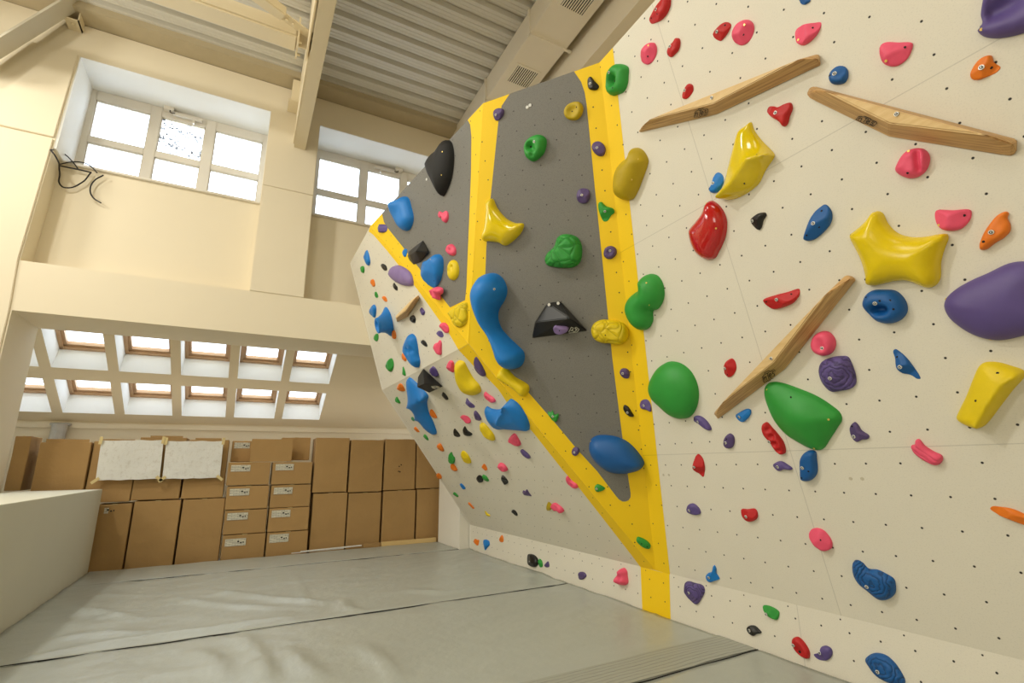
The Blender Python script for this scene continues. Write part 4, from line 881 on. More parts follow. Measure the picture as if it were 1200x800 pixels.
hold('J', 'G', 'violet', [(543, 680), (552, 652), (575, 642), (600, 650), (607, 680), (595, 708), (572, 714), (550, 703)], 'round dark purple hold on the grey prow near its right border', bolt=[(573, 677)])
hold('J', 'G', 'green', [(645, 730), (648, 710), (660, 706), (680, 725), (715, 738), (721, 755), (705, 770), (688, 795), (670, 797), (655, 770)], 'green three-cornered hold on the yellow border', bolt=[(680, 752)])
hold('K', 'G', 'violet', [(670, 225), (680, 200), (705, 192), (728, 205), (730, 230), (712, 250), (690, 254), (674, 243)], 'round dark purple hold on the yellow border below the green three-cornered one', bolt=[(703, 215)], feat=[(700, 222, 12, -.4)])
hold('N', 'G', 'yellow', [(825, 490), (840, 430), (850, 340), (853, 285), (885, 262), (915, 320), (970, 380), (1020, 405), (1070, 410), (1060, 455), (1010, 510), (960, 540), (920, 522), (870, 515), (835, 510)], 'glossy yellow three-armed hold on the left border of the grey prow', hole=[(1045, 428), (945, 520), (828, 487)], mat='gloss', hk=.34, e=1.0, rough=0, res=22)
hold('K', 'G', 'green', [(397, 262), (405, 230), (440, 195), (455, 155), (480, 138), (520, 140), (550, 155), (567, 190), (568, 240), (555, 275), (525, 293), (470, 295), (430, 290), (410, 285)], 'green cobbled hold in the middle of the grey prow', hole=[(449, 207), (490, 160), (534, 263), (415, 270)], mat='cells', hk=.4, res=20)
hold('O', 'G', 'blue', [(770, 110), (790, 60), (830, 15), (890, 0), (935, 20), (965, 65), (972, 110), (955, 160), (920, 215), (915, 270), (935, 325), (980, 375), (1030, 420), (1070, 460), (1075, 500), (1050, 545), (1000, 560), (955, 545), (920, 500), (900, 440), (870, 370), (820, 300), (785, 220), (770, 160)], 'long blue S-curved hold on the left side of the grey prow', bolt=[(943, 90), (902, 383)], screw=[(880, 22), (1033, 440), (1010, 535)], hk=.58, e=1.0, rough=0, res=20)
vb = volume('b', 'G', [(95, 645), (135, 430), (305, 165), (480, 145), (845, 545)], [(150, 425, .06), (600, 370, .20), (330, 190, .03), (462, 172, .03)], HM('black', 'plain'), 'flat black faceted volume with a sloping lower face on the grey prow', group='black faceted volumes')
for q, h_ in (((325, 193), .045), ((447, 174), .045)): stick(vb, ME_WSCREW, on('G', (615+q[0]/11.43, 340+q[1]/11.43), h_+.012), FR['G']['n'], 'screw')
hold('b', 'G', 'mauve', [(420, 500), (440, 450), (480, 425), (530, 435), (590, 465), (620, 490), (600, 540), (550, 570), (490, 580), (440, 560)], 'purple hold fixed on the black volume of the grey prow', hole=[(512, 525)], base=.085, hk=.45)
hold('K', 'G', 'yellow', [(613, 585), (625, 555), (660, 538), (710, 540), (760, 552), (785, 580), (788, 615), (770, 645), (740, 655), (700, 648), (660, 645), (625, 625)], 'yellow knobbly potato hold on the right border of the prow', hole=[(689, 604), (767, 600), (637, 628)], mat='cells', hk=.42)
hold('L', 'G', 'violet', [(505, 65), (515, 47), (540, 48), (553, 70), (545, 92), (520, 88)], 'small dark purple hold on the border below the yellow potato hold', bolt=[(522, 67)])
hold('L', 'G', 'black', [(522, 235), (527, 217), (545, 225), (560, 248), (572, 270), (555, 272), (535, 258)], 'small black hold on the border above the blue lens', bolt=[(543, 250)])
hold('L', 'G', 'navy', [(362, 420), (370, 380), (395, 362), (440, 358), (500, 368), (550, 395), (600, 450), (620, 490), (605, 515), (560, 532), (510, 538), (460, 530), (410, 500), (375, 460)], 'big dark blue lens-shaped hold at the bottom of the prow', screw=[(375, 383)], hk=.42, e=1.0, rough=0, res=22)
hold('L', 'G', 'green', [(167, 248), (185, 250), (190, 240), (200, 262), (218, 258), (215, 285), (205, 297), (185, 285)], 'jagged green hold on the lower left edge of the grey prow', bolt=[(195, 268)], rough=.2)
hold('L', 'G', 'violet', [(280, 435), (292, 415), (312, 418), (315, 440), (300, 455), (285, 450)], 'small dark purple hold left of the big dark blue lens hold on the prow', bolt=[(295, 437)])
hold('L', 'G', 'green', [(388, 600), (400, 588), (425, 597), (437, 608), (420, 620), (395, 622)], 'small green hold on the yellow border below the blue lens', bolt=[(400, 605)])
hold('M', 'G', 'green', [(863, 290), (868, 275), (890, 280), (915, 295), (930, 315), (925, 330), (900, 325), (878, 310)], 'green leaf-like hold on the yellow border just above the kickboard', hole=[(890, 300), (915, 318)])
hold('Q', 'G', 'yellow', [(425, 490), (440, 440), (480, 405), (520, 420), (590, 490), (680, 540), (720, 575), (722, 620), (690, 670), (650, 665), (600, 620), (530, 570), (450, 520)], 'yellow bone-shaped bar hold below the blue S-curved hold', hole=[(468, 432), (552, 552), (692, 597)], hk=.5, e=.9, facets=0, rough=0)
# ------------------------------------------------------------------ upper grey panel
hold('Z', 'U', 'black', [(268, 390), (285, 330), (330, 265), (390, 220), (430, 170), (465, 130), (490, 125), (520, 145), (545, 210), (556, 310), (548, 430), (530, 530), (495, 620), (455, 695), (435, 710), (410, 690), (350, 590), (290, 480)], 'big matt black guitar-pick hold at the top of the upper grey panel', screw=[(515, 265), (502, 503)], mat='matt', hk=.42, e=1.0, rough=0, res=20)
hold('N', 'U', 'blue', [(298, 310), (315, 275), (350, 265), (375, 250), (395, 265), (410, 310), (425, 370), (420, 410), (400, 445), (375, 452), (350, 435), (325, 390), (305, 350)], 'blue hold with a bulging knob on the upper grey panel edge', hole=[(405, 378)], hk=.4, feat=[(345, 300, 40, .6)], rough=0)
hold('N', 'U', 'pink', [(563, 355), (575, 338), (598, 345), (615, 335), (627, 345), (628, 385), (615, 405), (598, 395), (592, 372), (572, 375)], 'pink two-knob hold upper of the two on the upper grey panel')
hold('N', 'U', 'pink', [(618, 570), (628, 535), (650, 530), (672, 555), (672, 590), (655, 598), (635, 592)], 'pink round hold above the yellow oval on the upper grey panel', feat=[(650, 545, 12, .5)])
hold('N', 'U', 'yellow', [(625, 690), (635, 640), (655, 622), (680, 635), (692, 675), (685, 720), (660, 742), (640, 735)], 'upright yellow oval with small pockets on the upper grey panel', feat=[(637, 685, 9, -.8), (665, 662, 8, -.6), (668, 680, 6, -.4)], hole=[(637, 685)], hk=.35, res=20)
hold('N', 'U', 'blue', [(467, 680), (480, 635), (515, 622), (540, 605), (570, 588), (595, 610), (600, 665), (590, 720), (565, 770), (545, 788), (520, 775), (485, 730)], 'blue heart-like hold below the black faceted volume', screw=[(568, 622)], hole=[(563, 745)], hk=.42, rough=0)
vu = volume('R', 'U', [(622, 480), (640, 430), (770, 330), (825, 435), (745, 540), (680, 562), (640, 520)], [(640, 468, .10), (700, 436, .13), (812, 440, .05)], HM('black', 'plain'), 'black faceted volume with a sharp ridge on the upper grey panel', group='black faceted volumes')
hold('O', 'V', 'pink', [(530, 110), (545, 85), (570, 80), (595, 90), (597, 115), (580, 130), (577, 157), (555, 145), (540, 135)], 'pink clustered blob hold under the blue heart-like hold', feat=[(545, 98, 9, .5), (575, 100, 9, .5), (562, 140, 8, .4)], hk=.5)
hold('N', 'U', 'purple', [(207, 435), (220, 415), (265, 420), (268, 450), (245, 462), (215, 457)], 'purple stub hold at the top end of the yellow diagonal', hk=.5)
hold('N', 'U', 'blue', [(360, 580), (372, 557), (385, 560), (382, 595), (372, 605)], 'tiny blue hold on the yellow diagonal left of the black volume')
hold('O', 'U', 'yellow', [(630, 235), (660, 205), (735, 170), (741, 230), (737, 285), (715, 310), (690, 318), (665, 300), (650, 265)], 'yellow pitted hold on the yellow border where the panels meet', hole=[(643, 235), (729, 178)], mat='cells', hk=.28)
hold('O', 'V', 'pink', [(580, 310), (590, 290), (615, 295), (632, 320), (630, 345), (615, 350), (600, 335)], 'pink round hold on the yellow diagonal above the purple egg', hk=.5)
# ------------------------------------------------------------------ white upper left panel
hold('N', 'V', 'blue', [(130, 600), (150, 565), (165, 600), (170, 640), (160, 655), (140, 635)], 'topmost blue hold on the far white panel')
hold('T', 'V', 'green', [(80, 105), (90, 80), (108, 78), (115, 105), (108, 132), (92, 125)], 'small green hold just below the topmost blue hold')
hold('N', 'V', 'black', [(230, 655), (240, 645), (262, 655), (268, 680), (258, 685), (245, 672)], 'small black hold left of the large mauve shield')
hold('T', 'V', 'mauve', [(313, 130), (325, 90), (365, 72), (420, 85), (470, 125), (495, 175), (497, 225), (470, 234), (410, 225), (355, 195), (320, 160)], 'large mauve shield hold beside the yellow diagonal', hk=.3, e=1.0)
hold('T', 'V', 'orange', [(160, 205), (170, 183), (185, 182), (197, 210), (195, 235), (183, 238), (170, 222)], 'upper orange hold left of the mauve shield')
hold('T', 'V', 'black', [(338, 225), (345, 208), (358, 225), (372, 240), (372, 268), (358, 262), (345, 245)], 'small black hold directly under the mauve shield')
hold('T', 'V', 'green', [(190, 300), (203, 277), (215, 290), (222, 320), (210, 325), (195, 315)], 'small green hold between the two upper orange holds')
hold('T', 'V', 'orange', [(255, 320), (265, 312), (285, 325), (293, 355), (280, 355), (265, 340)], 'small orange hold up left of the wooden block')
hold('T', 'V', 'blue', [(155, 430), (170, 395), (190, 378), (205, 395), (207, 435), (195, 480), (180, 470), (162, 455)], 'blue flake hold just above the blue funnel')
hold('T', 'V', 'black', [(473, 490), (480, 465), (500, 462), (515, 490), (508, 520), (490, 518)], 'black hold with a pocket below the wooden block', feat=[(490, 485, 12, -.6)])
hold('T', 'V', 'purple', [(545, 430), (560, 400), (570, 410), (588, 435), (575, 462), (558, 450)], 'small purple hold right of the wooden block')
hold('T', 'V', 'green', [(190, 635), (200, 610), (220, 605), (222, 650), (210, 665), (195, 655)], 'small green hold below the blue funnel')
hold('T', 'V', 'orange', [(327, 600), (335, 582), (350, 580), (362, 610), (360, 640), (345, 648), (332, 630)], 'orange hold at the lower right of the blue funnel')
hold('O', 'V', 'blue', [(370, 440), (385, 390), (410, 355), (435, 370), (448, 420), (455, 480), (462, 520), (450, 552), (425, 540), (400, 505), (375, 470)], 'blue two-part creased hold below the wooden block', feat=[(415, 447, 14, -.45), (438, 445, 12, -.45)], hk=.4)
hold('T', 'V', 'black', [(560, 675), (568, 655), (590, 665), (607, 700), (600, 708), (580, 695)], 'small black hold right of the creased blue hold')
hold('T', 'V', 'purple', [(682, 600), (695, 583), (720, 590), (732, 625), (718, 635), (695, 622)], 'small purple egg hold under the pink round hold')
hold('T', 'V', 'pink', [(660, 710), (670, 680), (695, 675), (705, 655), (717, 670), (717, 720), (712, 770), (695, 770), (675, 745)], 'pink lumpy hold below the purple egg hold', hk=.45)
hold('O', 'V', 'orange', [(352, 490), (358, 470), (370, 475), (382, 500), (380, 515), (368, 510)], 'small orange hold touching the left of the creased blue hold')
hold('O', 'V', 'green', [(265, 535), (280, 505), (295, 498), (307, 520), (305, 555), (290, 577), (275, 565)], 'larger green hold low on the far white panel, near its lower left corner', hole=[(277, 535)])
hold('O', 'V', 'green', [(355, 570), (362, 548), (372, 565), (377, 600), (362, 595)], 'thin green hold on the far white panel right above the fold')
# ------------------------------------------------------------------ steep lower left panel
hold('U', 'L', 'orange', [(305, 225), (315, 200), (335, 195), (355, 220), (365, 250), (350, 255), (320, 245)], 'orange hold left of the blue spearhead top, just under the fold', hole=[(325, 230)])
hold('U', 'L', 'green', [(288, 315), (300, 297), (315, 315), (328, 348), (310, 345), (293, 335)], 'small notched green hold left of the blue spearhead', rough=.15)
hold('U', 'L', 'blue', [(380, 165), (400, 150), (450, 185), (500, 235), (547, 290), (535, 340), (545, 420), (580, 500), (603, 585), (590, 597), (530, 560), (480, 500), (437, 487), (435, 430), (420, 360), (390, 260)], 'large blue spearhead hold on the steep white panel', hk=.36, ridge=[(430, 348), (490, 318), (542, 294)], e=1.0, rough=0, res=20)
hold('U', 'L', 'purple', [(553, 110), (565, 75), (585, 60), (605, 75), (628, 130), (615, 138), (580, 128)], 'purple hold behind the black pyramid volume', hole=[(577, 103)])
hold('U', 'L', 'black', [(653, 280), (660, 262), (680, 275), (703, 315), (690, 325), (670, 310)], 'small black hold right below the black pyramid volume')
hold('U', 'L', 'orange', [(558, 420), (565, 397), (580, 400), (605, 435), (615, 462), (595, 465), (570, 445)], 'orange hold right of the blue spearhead')
hold('U', 'L', 'sea', [(413, 460), (425, 455), (440, 485), (428, 488)], 'tiny teal hold behind the left barb of the blue spearhead')
hold('U', 'L', 'orange', [(435, 545), (443, 532), (465, 550), (478, 575), (460, 572)], 'small orange hold below the spearhead barb')
hold('U', 'L', 'green', [(508, 605), (518, 590), (540, 610), (547, 637), (525, 628)], 'small green hold left of the blue spearhead tip')
hold('U', 'L', 'orange', [(613, 690), (622, 668), (640, 662), (660, 690), (668, 722), (645, 725), (620, 710)], 'orange hold under the tip of the blue spearhead', hole=[(632, 695)])
hold('V', 'L', 'green', [(40, 640), (45, 610), (62, 595), (75, 625), (87, 640), (80, 685), (60, 683), (42, 665)], 'green lumpy hold directly above an orange one near the far edge', rough=.12)
hold('V', 'L', 'orange', [(55, 700), (62, 685), (80, 690), (108, 740), (90, 745), (62, 725)], 'orange hold directly under the green lumpy hold')
hold('O', 'L', 'pink', [(620, 545), (635, 512), (655, 515), (662, 545), (658, 580), (635, 570)], 'pink lumpy hold left of the yellow banana', hk=.45)
hold('O', 'L', 'yellow', [(670, 560), (675, 520), (690, 512), (720, 518), (740, 555), (770, 610), (812, 660), (815, 695), (790, 712), (750, 712), (715, 690), (685, 640), (672, 600)], 'yellow banana-shaped hold under the yellow border', hk=.42, facets=0, e=.9, rough=0, hole=[(725, 535), (795, 688)])
hold('O', 'L', 'violet', [(780, 520), (790, 488), (815, 520), (840, 570), (845, 600), (825, 600), (790, 570)], 'pointed purple hold on the yellow border right of the yellow banana', hole=[(790, 548)])
hold('V', 'L', 'pink', [(317, 140), (325, 127), (350, 145), (395, 175), (407, 200), (385, 210), (350, 190), (325, 165)], 'slim pink grooved hold right under the yellow banana', feat=[(350, 165, 8, -.4), (370, 185, 8, -.4)])
hold('V', 'L', 'purple', [(170, 215), (180, 175), (200, 200), (243, 235), (240, 250), (215, 248), (180, 230)], 'purple crescent hold below the yellow banana')
hold('V', 'L', 'violet', [(235, 300), (245, 272), (265, 285), (295, 340), (285, 350), (255, 345), (238, 320)], 'purple fin hold left of the blue tail hold')
hold('V', 'L', 'blue', [(318, 265), (330, 247), (370, 265), (430, 268), (475, 250), (500, 225), (512, 190), (525, 180), (570, 205), (620, 265), (660, 340), (672, 400), (660, 428), (610, 428), (540, 422), (480, 420), (430, 425), (395, 410), (350, 360), (325, 310)], 'large blue whale-tail hold at the yellow border', hk=.38, e=1.0, ridge=[(519, 200), (490, 285), (470, 335)], rough=0, res=22)
hold('V', 'L', 'pink', [(127, 330), (140, 312), (165, 310), (195, 322), (213, 350), (205, 370), (185, 370), (160, 345), (138, 340)], 'pink comma-shaped hold above the two black fins')
hold('V', 'L', 'black', [(77, 440), (85, 412), (100, 425), (130, 470), (118, 480), (90, 470)], 'left one of two black fins side by side')
hold('V', 'L', 'black', [(153, 415), (165, 395), (185, 425), (225, 455), (215, 468), (180, 468), (160, 450)], 'right one of two black fins side by side')
hold('V', 'L', 'yellow', [(285, 400), (290, 370), (315, 370), (360, 415), (395, 465), (397, 505), (370, 503), (325, 475), (295, 435)], 'yellow oval hold with a dark slot under the whale tail', feat=[(310, 438, 9, -.9), (322, 447, 9, -.9), (332, 455, 7, -.7)], hole=[(318, 445)], res=20)
hold('V', 'L', 'yellow', [(133, 620), (145, 588), (165, 590), (200, 630), (214, 680), (195, 685), (160, 665), (140, 645)], 'yellow pointed oval hold right of the green lumpy hold', hole=[(166, 637)])
hold('V', 'L', 'orange', [(297, 715), (315, 688), (330, 700), (340, 735), (320, 740)], 'small orange hold above the black and green pair')
hold('V', 'L', 'pink', [(507, 500), (520, 475), (555, 450), (580, 480), (603, 540), (580, 547), (540, 530), (515, 515)], 'crimson pink grooved triangle under the whale tail', mat='grooves', hk=.42)
hold('V', 'L', 'purple', [(595, 595), (610, 575), (640, 590), (675, 625), (678, 642), (655, 643), (615, 620)], 'purple oval hold below the crimson grooved triangle')
hold('V', 'L', 'pink', [(423, 705), (435, 683), (465, 685), (495, 715), (500, 740), (470, 747), (440, 725)], 'pink lumpy hold in the middle of the steep panel, above a black fin', hk=.45, feat=[(450, 700, 12, .3), (480, 730, 12, .3)])
hold('S', 'L', 'black', [(388, 140), (400, 115), (420, 110), (440, 130), (440, 160), (415, 167), (395, 155)], 'black hold touching a green one, left of the pair')
hold('S', 'L', 'green', [(433, 125), (440, 107), (465, 115), (487, 150), (478, 160), (455, 150)], 'green hold touching the right side of a black one on the steep panel')
hold('S', 'L', 'black', [(585, 125), (592, 110), (615, 125), (638, 165), (625, 180), (602, 185), (592, 160)], 'black fin hold under the pink lumpy hold in mid panel')
hold('S', 'L', 'violet', [(748, 245), (755, 230), (770, 235), (782, 220), (800, 245), (820, 275), (795, 272), (765, 262)], 'small purple notched hold low on the steep panel')
hold('S', 'L', 'blue', [(258, 185), (268, 175), (290, 190), (304, 215), (290, 220), (268, 208)], 'tiny blue hold near the white jamb')
hold('S', 'L', 'green', [(205, 258), (215, 243), (235, 255), (249, 278), (235, 278)], 'tiny green hold at the panel edge beside the white jamb')
hold('S', 'L', 'orange', [(323, 330), (330, 322), (355, 345), (374, 370), (362, 372), (338, 352)], 'thin slanted orange hold low near the far end')
hold('S', 'L', 'yellow', [(452, 393), (460, 392), (478, 410), (497, 423), (495, 432), (475, 427), (458, 410)], 'very thin pale yellow hold low on the steep panel')
hold('S', 'L', 'black', [(660, 397), (675, 380), (695, 388), (710, 415), (708, 427), (688, 415), (668, 408)], 'lowest black hold on the steep panel')
hold('W', 'L', 'mustard', [(338, 365), (352, 318), (378, 340), (372, 380), (350, 383)], 'small yellow hold partly behind the pink twin hold')
hold('W', 'L', 'pink', [(367, 365), (380, 335), (410, 327), (430, 340), (460, 362), (475, 390), (460, 398), (430, 380), (405, 388), (378, 383)], 'pink twin-lobed hold lowest on the steep panel', hk=.5)
hold('W', 'L', 'pink', [(490, 130), (500, 115), (530, 150), (575, 180), (585, 205), (560, 212), (525, 190), (500, 165)], 'pink grooved hold on the lower edge of the yellow border', feat=[(520, 165, 9, -.4), (545, 180, 9, -.4)])
hold('S', 'L', 'orange', [(76, 115), (82, 98), (100, 97), (118, 120), (115, 137), (94, 135)], 'orange hold at the panel edge on top of the white jamb')
# ------------------------------------------------------------------ far kickboard
hold('S', 'K', 'orange', [(373, 620), (380, 607), (395, 615), (410, 617), (408, 640), (400, 660), (385, 650), (375, 640)], 'orange notched hold at the far end of the kickboard')
hold('S', 'K', 'blue', [(440, 620), (460, 613), (488, 625), (493, 655), (475, 675), (455, 697), (443, 670)], 'blue hold between two orange ones on the far kickboard')
hold('S', 'K', 'orange', [(570, 610), (590, 578), (600, 600), (597, 632), (575, 632)], 'slim upright orange hold on the far kickboard')
hold('M', 'K', 'black', [(350, 370), (355, 357), (380, 358), (400, 375), (405, 400), (390, 417), (365, 410), (353, 395)], 'black hold on the far kickboard', bolt=[(372, 390)])
hold('M', 'K', 'green', [(402, 395), (410, 378), (422, 390), (423, 415), (410, 418)], 'small green hold against the black one on the far kickboard')
hold('M', 'K', 'violet', [(433, 410), (440, 398), (450, 390), (455, 415), (440, 418)], 'tiny purple hold next to the green one on the far kickboard')
hold('M', 'K', 'violet', [(590, 460), (598, 440), (620, 442), (630, 458), (615, 473), (595, 475)], 'purple hold on the kickboard midway to the yellow stripe')
hold('M', 'K', 'pink', [(770, 470), (780, 450), (788, 430), (805, 420), (820, 435), (823, 460), (825, 490), (810, 502), (790, 500), (773, 490)], 'pink three-ball hold on the kickboard left of the yellow stripe', hk=.5, feat=[(804, 438, 12, .5), (785, 478, 12, .5), (815, 485, 9, .4)])

# ------------------------------------------------------------------ black pyramid on the steep panel, blue funnel, wooden ledges
vp = volume('c', 'L', [(430, 130), (885, 550), (560, 700), (330, 420)], [(300, 330, .10), (278, 568, .34), (450, 480, .36), (400, 170, .05)], HM('black', 'matt'), 'black pyramid volume overlapping the blue spearhead', group='black faceted volumes')
def emblem(o, f, cr, c, w, hgt, L):
    # outlined emblem plate: ring of short strokes
    ox, oy, s = CR[cr]; F = FR[f]; mb = MB(); pts = [(ox+(c[0]+x*w)/s, oy+(c[1]+y*hgt)/s) for x, y in L]
    W = [on(f, p) + F['n']*0 for p in pts]; return W
def ribbon(o, name, wpts, nrm, width, mat):
    inv = o.matrix_world.inverted(); mb = MB(); nn = inv.to_3x3() @ Vector(nrm)
    P_ = [inv @ Vector(p) for p in wpts]
    for a, b in zip(P_, P_[1:]): mb.bar(a, b, width, .003, tuple(nn))
    return mb.build(name, mat, o)
M_PALE = plain('pale_print', srgb(206, 204, 190), .5)
def ray_local(o, p, lift=.004):
    """where the sight line through pixel p first meets the mesh of o"""
    inv = o.matrix_world.inverted(); d = MC.T @ np.array([(p[0]-600)/FPX, (p[1]-400)/FPX, 1.0])
    a = inv @ Vector(CAM); dv = (inv.to_3x3() @ Vector(d)).normalized(); ok, loc, nr, i = o.ray_cast(a, dv)
    return (loc + nr*lift, nr) if ok else (None, None)
def mark(o, name, strokes, cr, width, mat):
    ox, oy, s = CR[cr]; mb = MB()
    for st in strokes:
        P_ = [ray_local(o, (ox+x/s, oy+y/s)) for x, y in st]
        for (a, na), (b, nb) in zip(P_, P_[1:]):
            if a and b and (b-a).length > 1e-5: mb.bar(a, b, width, .002, tuple(na))
    return mb.build(name, mat, o) if mb.v else None
bpy.context.view_layer.update()
mark(vb, 'emblem', [[(590, 555), (625, 490), (650, 500), (640, 540), (660, 555), (690, 530), (670, 500), (690, 490), (728, 520), (700, 555), (590, 568)], [(615, 545), (640, 520)], [(680, 545), (700, 520), (680, 505)]], 'b', .008, M_PALE)
mark(vp, 'emblem', [[(620, 545), (660, 535), (720, 535), (790, 565), (760, 585), (700, 600), (650, 585), (620, 545)], [(650, 560), (720, 555), (760, 570), (690, 580), (650, 560)], [(640, 550), (700, 545)], [(680, 570), (740, 565)]], 'c', .022, M_PALE)
def ledge(cr, base, top, label, bolts, logo, face='R', sp=.985):
    o = volume(cr, face, base, top, M_PLY, label, 'wooden_ledge', 'wooden ledge', 'wooden ledges', (M_PLYEDGE, sp), .005)
    o['label'] = label; bpy.context.view_layer.update(); ox, oy, s = CR[cr]
    for q in bolts:
        loc, nr = ray_local(o, (ox+q[0]/s, oy+q[1]/s), .001)
        if loc: ch = link('bolt', ME_BOLT, o); ch.matrix_basis = Matrix.Translation(loc) @ nr.to_track_quat('Z', 'Y').to_matrix().to_4x4()
    if logo: mark(o, 'lettering', logo[0], cr, .0042, M_INK); mark(o, 'logo_outline', logo[1], cr, .0034, M_INK)
    return o
# outline lettering "nTes" in a unit box, placed along a direction
LET = [[(.06, .85), (.05, .45)], [(.06, .55), (.13, .40), (.20, .48), (.21, .85)], [(.26, .14), (.53, .14)], [(.39, .14), (.385, .90)],
       [(.49, .57), (.66, .52), (.62, .32), (.52, .34), (.48, .60), (.54, .80), (.67, .74)], [(.91, .30), (.79, .25), (.75, .42), (.88, .56), (.86, .76), (.73, .76)]]
LET_OUT = [[(-.04, 1.0), (-.03, .34), (.1, .16), (.19, .18), (.21, -.06), (.57, -.06), (.62, .12), (.94, .06), (1.02, .3), (.98, .88), (.72, .96), (.47, .93), (.44, 1.07), (.32, 1.07), (.28, 1.0), (-.04, 1.0)]]
def lettering(tl, tr, bl):
    tl, tr, bl = map(np.array, (tl, tr, bl)); f = lambda L: [[tuple(tl + (tr-tl)*x + (bl-tl)*y) for x, y in st] for st in L]
    return f(LET), f(LET_OUT)
ledge('A', [(143, 765), (150, 777), (600, 672), (1212, 383), (1205, 322), (1195, 316)], [(205, 700, .115), (580, 606, .115), (1075, 350, .115), (165, 740, .07), (1190, 345, .06)],
      'uppermost wooden ledge, rising to the right, above the glossy yellow blade', [(571, 572)], lettering((478, 640), (551, 632), (470, 684)))
ledge('B', [(68, 490), (85, 455), (110, 449), (1168, 725), (1165, 795), (1135, 817), (495, 712), (88, 515)], [(168, 476, .115), (500, 642, .115), (1005, 703, .115), (100, 475, .07), (1140, 750, .06)],
      'wooden ledge sloping down to the right, at the top right above the star', [(537, 594)], lettering((352, 596), (440, 632), (330, 622)))
ledge('E', [(384, 775), (408, 805), (760, 543), (1128, 80), (1110, 60), (1075, 52)], [(432, 716, .115), (695, 510, .115), (962, 160, .115), (402, 765, .07), (1095, 75, .06)],
      'steeply slanting wooden ledge in the middle of the white panel', [(683, 488)], lettering((636, 568), (700, 540), (648, 610)))
ledge('T', [(357, 470), (370, 515), (455, 475), (547, 330), (537, 304), (485, 340)], [(440, 425, .12), (510, 330, .12), (365, 482, .12)],
      'small bent wooden block on the far white panel', [], None, 'V', .35)
# blue funnel: a trumpet of revolution standing off the far white panel
def funnel():
    F = FR['V']; c = on('V', (410+300/6.6667, 300+512/6.6667)); tip = on('V', (410+212/6.6667, 300+545/6.6667), .30)
    axis = tip-c; L = np.linalg.norm(axis); axis /= L
    prof = [(0, .225), (.06, .215), (.2, .18), (.45, .14), (.75, .115), (1.0, .11), (1.02, .10), (.98, .07), (.92, .045), (.90, .0)]
    vs = []; fs = []; N = 28
    a = Vector(F['n']); x = Vector(F['v']); y = Vector(F['u'])
    for t, rr in prof:
        o_ = Vector(axis)*L*t
        for i in range(N): th = 2*math.pi*i/N; vs.append(tuple(o_ + x*(rr*math.cos(th)*1.08) + y*(rr*math.sin(th)*1.0)))
    for j in range(len(prof)-1):
        for i in range(N): fs.append((j*N+i, j*N+(i+1) % N, (j+1)*N+(i+1) % N, (j+1)*N+i))
    me = mesh_from('climbing_hold', vs, fs, True); o = link('climbing_hold', me, None, HM('blue', 'plain')); o.location = c
    bm = bmesh.new(); bm.from_mesh(me); bmesh.ops.remove_doubles(bm, verts=bm.verts, dist=1e-5); bmesh.ops.recalc_face_normals(bm, faces=bm.faces); bm.to_mesh(me); bm.free()
    tag(o, 'blue funnel-shaped hold sticking out of the far white panel', 'climbing hold', 'blue climbing holds')
funnel()
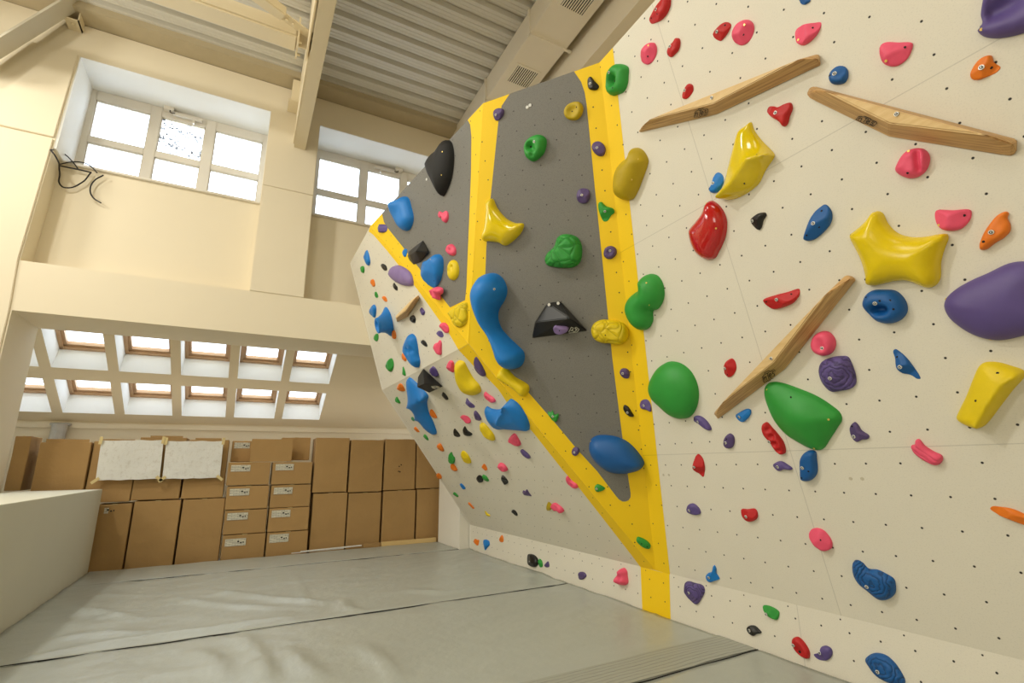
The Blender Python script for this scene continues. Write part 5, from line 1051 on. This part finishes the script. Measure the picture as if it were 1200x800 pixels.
# two small white screws high on the grey prow
for q, lb in (((325, 254), 'larger one of two small white screws high on the grey prow'), ((312, 263), 'smaller one of two small white screws high on the grey prow')):
    p = on('G', (540+q[0]/4, 60+q[1]/4)); o = link('wall_screw', ME_WSCREW, None); o.matrix_world = fmat('G', p + FR['G']['n']*.002); tag(o, lb, 'screw', 'white screws on the prow')
p = on('U', (470+268/8.889, 150+535/8.889)); o = link('wall_screw', ME_WSCREW, None); o.matrix_world = fmat('U', p + FR['U']['n']*.002); tag(o, 'white screw left of the big black guitar-pick hold', 'screw', 'white screws on the prow')
ME_PLUG = disc_mesh('filler_plug', .012, M_STEEL2, .002)
for f, cr, q in (('R', 'G', (1097, 536)), ('R', 'G', (1157, 537)), ('R', 'G', (122, 517)), ('R', 'G', (150, 517)), ('L', 'W', (318, 203)), ('L', 'W', (343, 205))):
    p = on(f, (CR[cr][0]+q[0]/CR[cr][2], CR[cr][1]+q[1]/CR[cr][2])); o = link('filler_plug', ME_PLUG, climb); o.matrix_parent_inverse = climb.matrix_world.inverted(); o.matrix_world = fmat(f, p)
dup = [k for k, v in NH.items() if v > 1]
if dup: print('DUPLICATE LABELS', dup)

# ------------------------------------------------------------------ light
def area(name, loc, target, size, power, col=(1, .97, .87)):
    l = bpy.data.lights.new(name, 'AREA'); l.shape = 'RECTANGLE'; l.size, l.size_y = size; l.energy = power; l.color = col
    o = bpy.data.objects.new(name, l); COL.objects.link(o); o.location = loc
    o.rotation_euler = (Vector(target)-Vector(loc)).to_track_quat('-Z', 'Y').to_euler(); return o
area('ceiling_lamp', (-4.6, 4.6, 8.2), (-1.5, 4.6, 0), (.45, .45), 330)
area('ceiling_lamp', (-2.2, 1.0, 8.3), (1.5, 3.0, 1.5), (1.4, 1.4), 115)
area('ceiling_lamp', (0.8, -1.2, 8.2), (2.0, 3.0, 2.5), (1.4, 1.4), 45)
area('ceiling_lamp', (-5.6, 7.2, 6.9), (1.6, 6.6, 3.6), (.9, .9), 150)
area('side_window_light', (-6.4, 3.4, 5.2), (2.5, 4.5, 1.5), (1.2, 1.0), 175, (1, .975, .90))
area('front_fill_light', (-4.6, -2.7, 2.9), (0.6, 10, 2.6), (3.4, 2.4), 190, (1, .97, .87))  # added fill from behind the camera; no window stands there
area('alcove_fill_light', (.5, 11.35, 1.72), (.5, 11.35, 5), (8.5, .5), 28, (1, .95, .84))  # unseen lamp added behind the boxes to brighten the sloping ceiling
w_ = bpy.data.worlds.new('world'); SC.world = w_; w_.use_nodes = True
bg = w_.node_tree.nodes['Background']; bg.inputs[0].default_value = (.80, .90, 1.0, 1); bg.inputs[1].default_value = 6.2
SC.view_settings.view_transform = 'Standard'; SC.view_settings.look = 'None'; SC.view_settings.exposure = -0.50
SC.cycles.use_denoising = True
SC.cycles.max_bounces = 8; SC.cycles.diffuse_bounces = 5; SC.cycles.transparent_max_bounces = 8
SC.cycles.sample_clamp_indirect = 6
